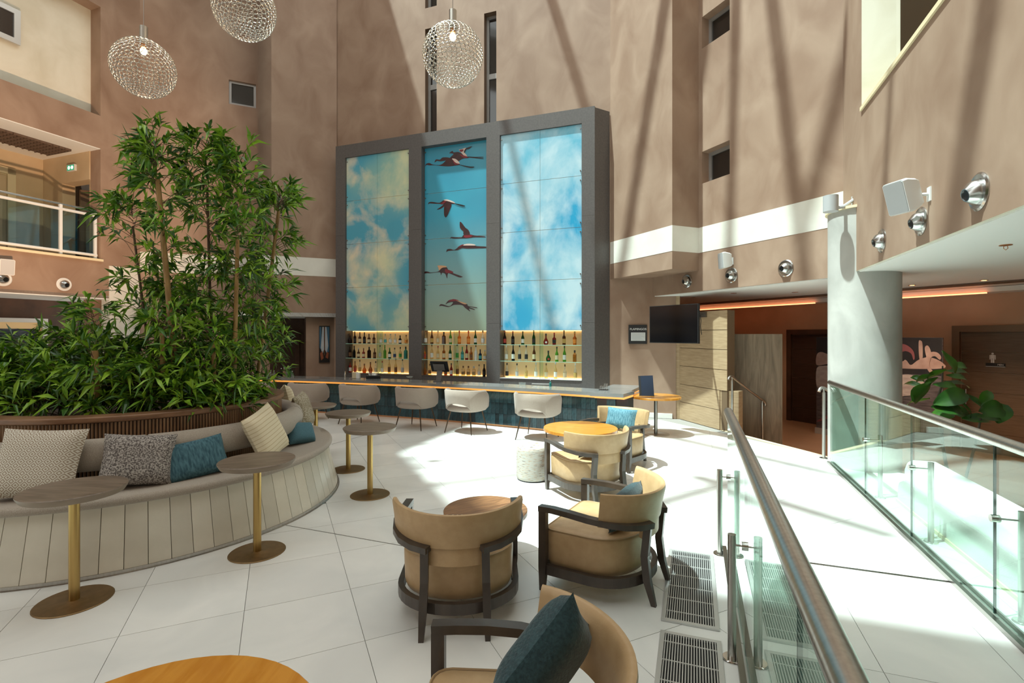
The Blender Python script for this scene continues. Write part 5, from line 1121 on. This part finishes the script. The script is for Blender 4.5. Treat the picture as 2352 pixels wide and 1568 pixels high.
M('print_dark', (.010,.008,.010), .5, c2=(.022,.016,.018), scale=3); M('print_water', (.055,.045,.05), .5, c2=(.13,.11,.12), scale=6, st=(1,1,6)); M('print_pink', (.30,.20,.18), .5, c2=(.42,.31,.28), scale=5); M('print_pale', (.34,.28,.27), .5, c2=(.46,.40,.38), scale=6, st=(1,1,3)); M('print_red', (.22,.07,.08), .5)
strip('board', PP, 0, tR, LOW+.12, 1.655, .0, .03, 'print_water', pr, o0); strip('foot_rail', PP, -.02, tR+.02, LOW+.001, LOW+.12, .02, .07, 'alu', pr, o0)
strip('dark_water', PP, .004, tR-.004, 1.02, 1.651, .0015, .001, 'print_dark', pr, o0)
idn = lambda p: p
for i, (m_, pts) in enumerate((('print_pink', [(1876,815),(1885,808),(1898,812),(1910,818),(1922,812),(1940,810),(1990,818),(2065,830),(2080,826),(2092,838),(2110,826),(2135,820),(2164,832),(2164,846),(2065,846),(1990,842),(1924,836),(1900,836),(1876,838)]), ('print_pink', [(1907,812),(1908,790),(1913,788),(1914,812)]),
    ('print_pink', [(2112,825),(2110,786),(2115,782),(2119,790),(2119,825)]), ('print_pink', [(2130,824),(2124,800),(2130,793),(2137,803),(2140,824)]),
    ('print_pale', [(1876,846),(1890,840),(1912,840),(1960,844),(2010,852),(2030,870),(2010,890),(1950,898),(1895,894),(1876,886)]), ('print_pale', [(2030,880),(2050,866),(2075,860),(2098,862),(2120,874),(2122,900),(2090,908),(2040,908)]),
    ('print_red', [(2064,793),(2076,790),(2090,797),(2099,808),(2101,822),(2098,826),(2093,812),(2080,806),(2066,809)]), ('print_pink', [(2126,836),(2128,818),(2140,808),(2154,810),(2162,820),(2158,826),(2148,818),(2138,822),(2135,840),(2142,852),(2134,854)]),
    ('print_red', [(1908,898),(1911,898),(1916,945),(1906,958),(1880,968),(1878,965),(1902,952),(1911,942)]))):
    decal(PP, pts, .003 + .0013*i, m_, 'print_shape', pr, o0, idn, 4)
# fiddle-leaf fig
q = V((4.62, 5.25, LOW)); fg = empty('fiddle_leaf_fig', q, label='fiddle-leaf fig plant with broad glossy leaves behind the balustrade', cat='plant')
mb = MB(); mb.lathe([(0,.0), (.14,0), (.18,.30), (.165,.30), (.15,.26), (0,.26)], 28, q); mb.build('pot', 'frame_brown', fg, q, smooth=True, ang=40)
top = at(2165, 840, 5.2); mid = at(2150, 925, 5.25); side = at(2255, 950, 4.95)
mb = MB(); mb.tube([q + V((0,0,.26)), q + V((-.08,0,.7)), mid, mid.lerp(top, .5) + V((.03,0,0)), top], [.018,.016,.013,.010,.006], 8); mb.tube([q + V((.02,-.05,.26)), at(2240, 1020, 5.0), side], [.014,.012,.008], 8); mb.build('stem', 'bark', fg, q, smooth=True)
def figleaf(c, L_, w_, ang, pitch, yawr):
    n = 7; vs = []; fs = []
    for i in range(n+1):
        t = i/n; hw = w_*(math.sin(math.pi*min(1, t*.92+.03))**.7)*(.62+.5*t); zc_ = -.10*L_*math.sin(math.pi*t) + .05*L_*math.sin(6*t)
        for j in (-1, -.5, 0, .5, 1): vs.append((L_*(t-.5), hw*j, -zc_ + abs(j)*.10*w_*1.6 + .02*w_*math.sin(9*t+j*3)))
    for i in range(n):
        for j in range(4): fs.append((i*5+j, (i+1)*5+j, (i+1)*5+j+1, i*5+j+1))
    mb = MB(); mb.add(vs, fs); mb.xf(Matrix.Translation(c) @ Matrix.Rotation(R(yawr), 4, 'Z') @ Matrix.Rotation(R(-ang), 4, 'Y') @ Matrix.Rotation(R(pitch), 4, 'X')); return mb.build('leaf', 'fig_leaf', fg, q, smooth=True, ang=80)
for x, y, Y, L_, w_, ang, pt_, yw in ((2176,832,5.15,.27,.085,-62,60,0), (2202,841,5.2,.15,.05,-8,50,0), (2198,856,5.25,.24,.05,-8,30,0), (2196,868,5.15,.22,.05,-14,40,0), (2153,861,5.1,.22,.055,-28,55,180), (2126,870,5.1,.20,.055,-25,50,180), (2108,871,5.2,.14,.04,20,40,180), (2140,878,5.2,.17,.05,-35,60,180),
    (2196,884,5.3,.27,.055,-16,25,0), (2170,888,5.1,.26,.05,-10,45,0), (2122,902,5.05,.27,.11,-50,70,180), (2100,886,5.25,.22,.05,5,30,180), (2180,916,4.95,.34,.10,18,60,0), (2172,940,4.95,.30,.085,-8,55,0), (2198,950,5.1,.30,.09,-25,50,0), (2110,925,5.3,.26,.06,-20,35,180),
    (2235,922,4.95,.20,.06,-45,50,0), (2262,915,5.0,.17,.06,60,60,0), (2275,942,4.85,.24,.10,5,65,0), (2298,950,4.95,.20,.09,70,60,0), (2240,965,5.0,.28,.07,-5,40,0), (2272,962,4.9,.24,.06,-10,40,0), (2215,938,5.0,.22,.035,-60,50,0), (2160,955,5.2,.26,.08,10,45,0)):
    figleaf(at(x, y, Y), L_, w_, ang, pt_-90 if False else pt_, yw)
# white banquette behind the far balustrade
t0, t1 = balP.tx(2078, -.30), 5.6; o0 = balP.pt(t0, 0, -.45); bq = empty('banquette', o0, label='low white upholstered banquette behind the far balustrade', cat='bench')
mb = MB(); rg = []
for t, s in ((t0, .94), (t0+.03, 1), (t1, 1)): rg.append([balP.pt(t, .03 + .42*s*v_, -.30 - .30*u_) for u_, v_ in ((0,0), (0,.80), (.06,.94), (.2,1.0), (.8,1.0), (.94,.94), (1,.8), (1,0))])
mb.rings(rg); mb.build('back', 'sofa_white', bq, o0, smooth=True, ang=50)
mb = MB(); rg = []
for t, s in ((t0-.04, .9), (t0, 1), (t1, 1)): rg.append([balP.pt(t, .03 + .20*s*v_, -.255 - .05*u_) for u_, v_ in ((0,0), (0,.7), (.2,.93), (.6,1.0), (1,1), (1,0))])
mb.rings(rg); mb.build('lower_roll', 'sofa_white', bq, o0, smooth=True, ang=50)
mb = MB(); mb.hexa(balP.pt(t0-.05, .0005, -.24), balP.d*(t1-t0), -balP.n*.36, V((0,0,.03))); mb.build('plinth', 'cream_strip', bq, o0)
# ---------------------------------------------------------------- balcony railing, exit sign, pictures
ob = PW.pt(tB+.05, zb0, -.08); br = empty('balcony_railing', ob, label='balcony railing with tinted glass and white rails at the left', cat='railing')
z1_, z2_, z3_ = PW.hit(218, 484, -.08)[1], PW.hit(218, 495, -.08)[1], PW.hit(218, 586, -.08)[1]
for z, rr, nm in ((z1_, .022, 'handrail'), (z2_, .03, 'top_rail'), (z3_, .03, 'bottom_rail')): mb = MB(); mb.cyl(PW.pt(tB+.03, z, -.08), PW.pt(11, z, -.08), rr, n=12); mb.build(nm, 'white_plastic' if rr > .025 else 'chrome', br, ob, smooth=True)
tp = PW.tx(139, -.08); pst = [tB+.06, tp, tp+1.75, tp+3.5]
for t in pst: mb = MB(); mb.hexa(PW.pt(t-.025, zb0+.02, -.11), PW.d*.05, PW.n*.05, V((0,0,z1_-zb0-.03))); mb.build('post', 'white_plastic', br, ob)
for a, b in zip(pst, pst[1:]): mb = MB(); mb.hexa(PW.pt(a+.04, z3_+.03, -.085), PW.d*(b-a-.08), PW.n*.01, V((0,0,z2_-z3_-.05))); mb.build('glass_pane', 'balcony_glass', br, ob)
tx_, zx = PE.hit(166, 386, .02); c = PE.pt(tx_, zx, .02); es = empty('exit_sign', c, label='small green lit exit sign above the balcony door', cat='sign')
mb = MB(); mb.hexa(PE.pt(tx_-.13, zx-.07, .005), PE.d*.26, PE.n*.05, V((0,0,.14))); mb.build('housing', 'white_plastic', es, c); strip('panel', PE, tx_-.12, tx_+.12, zx-.06, zx+.06, .058, .003, 'exit_green', es, c)
for dx in (-.06, .05): mb = MB(); mb.cyl(PE.pt(tx_+dx, zx, .058), PE.pt(tx_+dx, zx, .061), .042, n=12); mb.build('symbol', 'exit_white', es, c)
# backlit picture below the balcony
t0, z1_ = PU.hit(108, 732, .05); _, z0_ = PU.hit(108, 880, .05); t1 = t0 + 2.4; c = PU.pt(t0, z0_, .05); pc = empty('backlit_picture', c, label='white framed backlit picture of dark water under the balcony', cat='picture')
mb = MB(); fw = .09
for a, b, e0_, e1_ in ((t0, t0+fw, z0_, z1_), (t1-fw, t1, z0_, z1_), (t0+fw, t1-fw, z1_-fw, z1_), (t0+fw, t1-fw, z0_, z0_+fw)): mb.hexa(PU.pt(a, e0_, .01), PU.d*(b-a), PU.n*.08, V((0,0,e1_-e0_)))
mb.build('frame', 'white_plastic', pc, c); M('water_print', (.015,.02,.03), .3, c2=(.12,.14,.17), scale=3, st=(1,1,10), detail=6, lo=.45, hi=.7)
strip('glow_panel', PU, t0+fw, t1-fw, z0_+fw, z1_-fw, .02, .01, 'backlight', pc, c); strip('print', PU, t0+fw+.05, t1-fw-.05, z0_+fw, z1_-fw-.14, .03, .006, 'water_print', pc, c)
# slim abstract picture beside the display
ta, za = PLs.hit(733, 748, .03); tb, zb = PLs.hit(757, 832, .03); c = PLs.pt((ta+tb)/2, zb, .03); ar = empty('abstract_picture', c, label='slim tall abstract picture left of the display frame', cat='picture')
strip('canvas', PLs, ta, tb, zb, za, .04, .038, 'black', ar, c)
M('art_white', (.50,.50,.50), .4, c2=(.35,.42,.48), scale=3); M('art_blue', (.04,.12,.20), .4); M('art_red', (.26,.07,.03), .4); M('art_brown', (.13,.05,.02), .4)
W_, H_ = tb-ta, za-zb
for i, (m_, pp) in enumerate((('art_blue', [(.62,.97),(.97,.97),(.95,.3),(.75,.25)]), ('art_blue', [(.03,.97),(.2,.97),(.2,.35),(.05,.4)]), ('art_white', [(.30,.97),(.44,.97),(.46,.35),(.30,.22),(.16,.4)]), ('art_white', [(.56,.97),(.70,.97),(.86,.45),(.72,.25),(.56,.35)]), ('art_red', [(.08,.25),(.30,.32),(.42,.12),(.2,.06)]), ('art_red', [(.60,.14),(.74,.30),(.92,.26),(.85,.1)]), ('art_brown', [(.45,.97),(.54,.97),(.53,.2),(.47,.2)]))):
    vs = [PLs.pt(ta+u*W_, zb+v_*H_, .0405+.001*i) for u, v_ in pp]; mb = MB(); mb.add(vs, [tuple(range(len(vs)))]); mb.add([v + PLs.n*.0006 for v in vs], [tuple(range(len(vs)))]); mb.build('paint_shape', m_, ar, c)

# unseen warm uplight added in the planter for the glow on the left wall
q = V((-4.75, 5.75, .905)); ul = empty('planter_fill_uplight', q, label='small black uplight added in the planter soil to warm the left wall', cat='spotlight')
mb = MB(); mb.cyl(q, q + V((0,0,.04)), .05, n=16); mb.cyl(q + V((0,0,.04)), q + V((-.03,.04,.16)), .04, n=16); mb.build('housing', 'black_matte', ul, q, smooth=True, ang=40)
sl = bpy.data.lights.new('fill_uplight_beam', 'SPOT'); sl.energy = 2400; sl.color = (1.0, .64, .40); sl.spot_size = R(58); sl.spot_blend = .9; sl.shadow_soft_size = .05
so = bpy.data.objects.new('fill_uplight_beam', sl); COL.objects.link(so); so.parent = ul; so.location = (-.05, .06, .22)
so.rotation_euler = (V((-9.3, 10.4, 5.0)) - (q + V((-.05,.06,.22)))).to_track_quat('-Z', 'Y').to_euler()

for i, (x, Y, en) in enumerate(((2095, 7.9, 30), (2260, 7.2, 26), (1760, 10.9, 10))):  # ceiling spots added to brighten the corridor wall
    q = V(((x-1176)/F*Y, Y, ZS-.013)); dl_ = empty('corridor_fill_spot', q, label=f'added round corridor ceiling spot near the back wall, {ORD[i]} counted from the column', cat='spotlight', group='added corridor ceiling spots')
    mb = MB(); mb.lathe([(0,-.006), (.045,-.006), (.05,0)], 20, q); mb.build('trim_ring', 'chrome', dl_, q, smooth=True); mb = MB(); mb.disc(q + V((0,0,-.007)), .03, 16, up=-1); mb.build('lens', 'led_warm', dl_, q)
    pl_ = bpy.data.lights.new('corridor_fill_light', 'SPOT'); pl_.energy = en*6; pl_.color = (1.0, .66, .42); pl_.spot_size = R(120); pl_.spot_blend = .8; pl_.shadow_soft_size = .05; lo_ = bpy.data.objects.new('corridor_fill_light', pl_); COL.objects.link(lo_); lo_.parent = dl_; lo_.location = (0, 0, -.03)
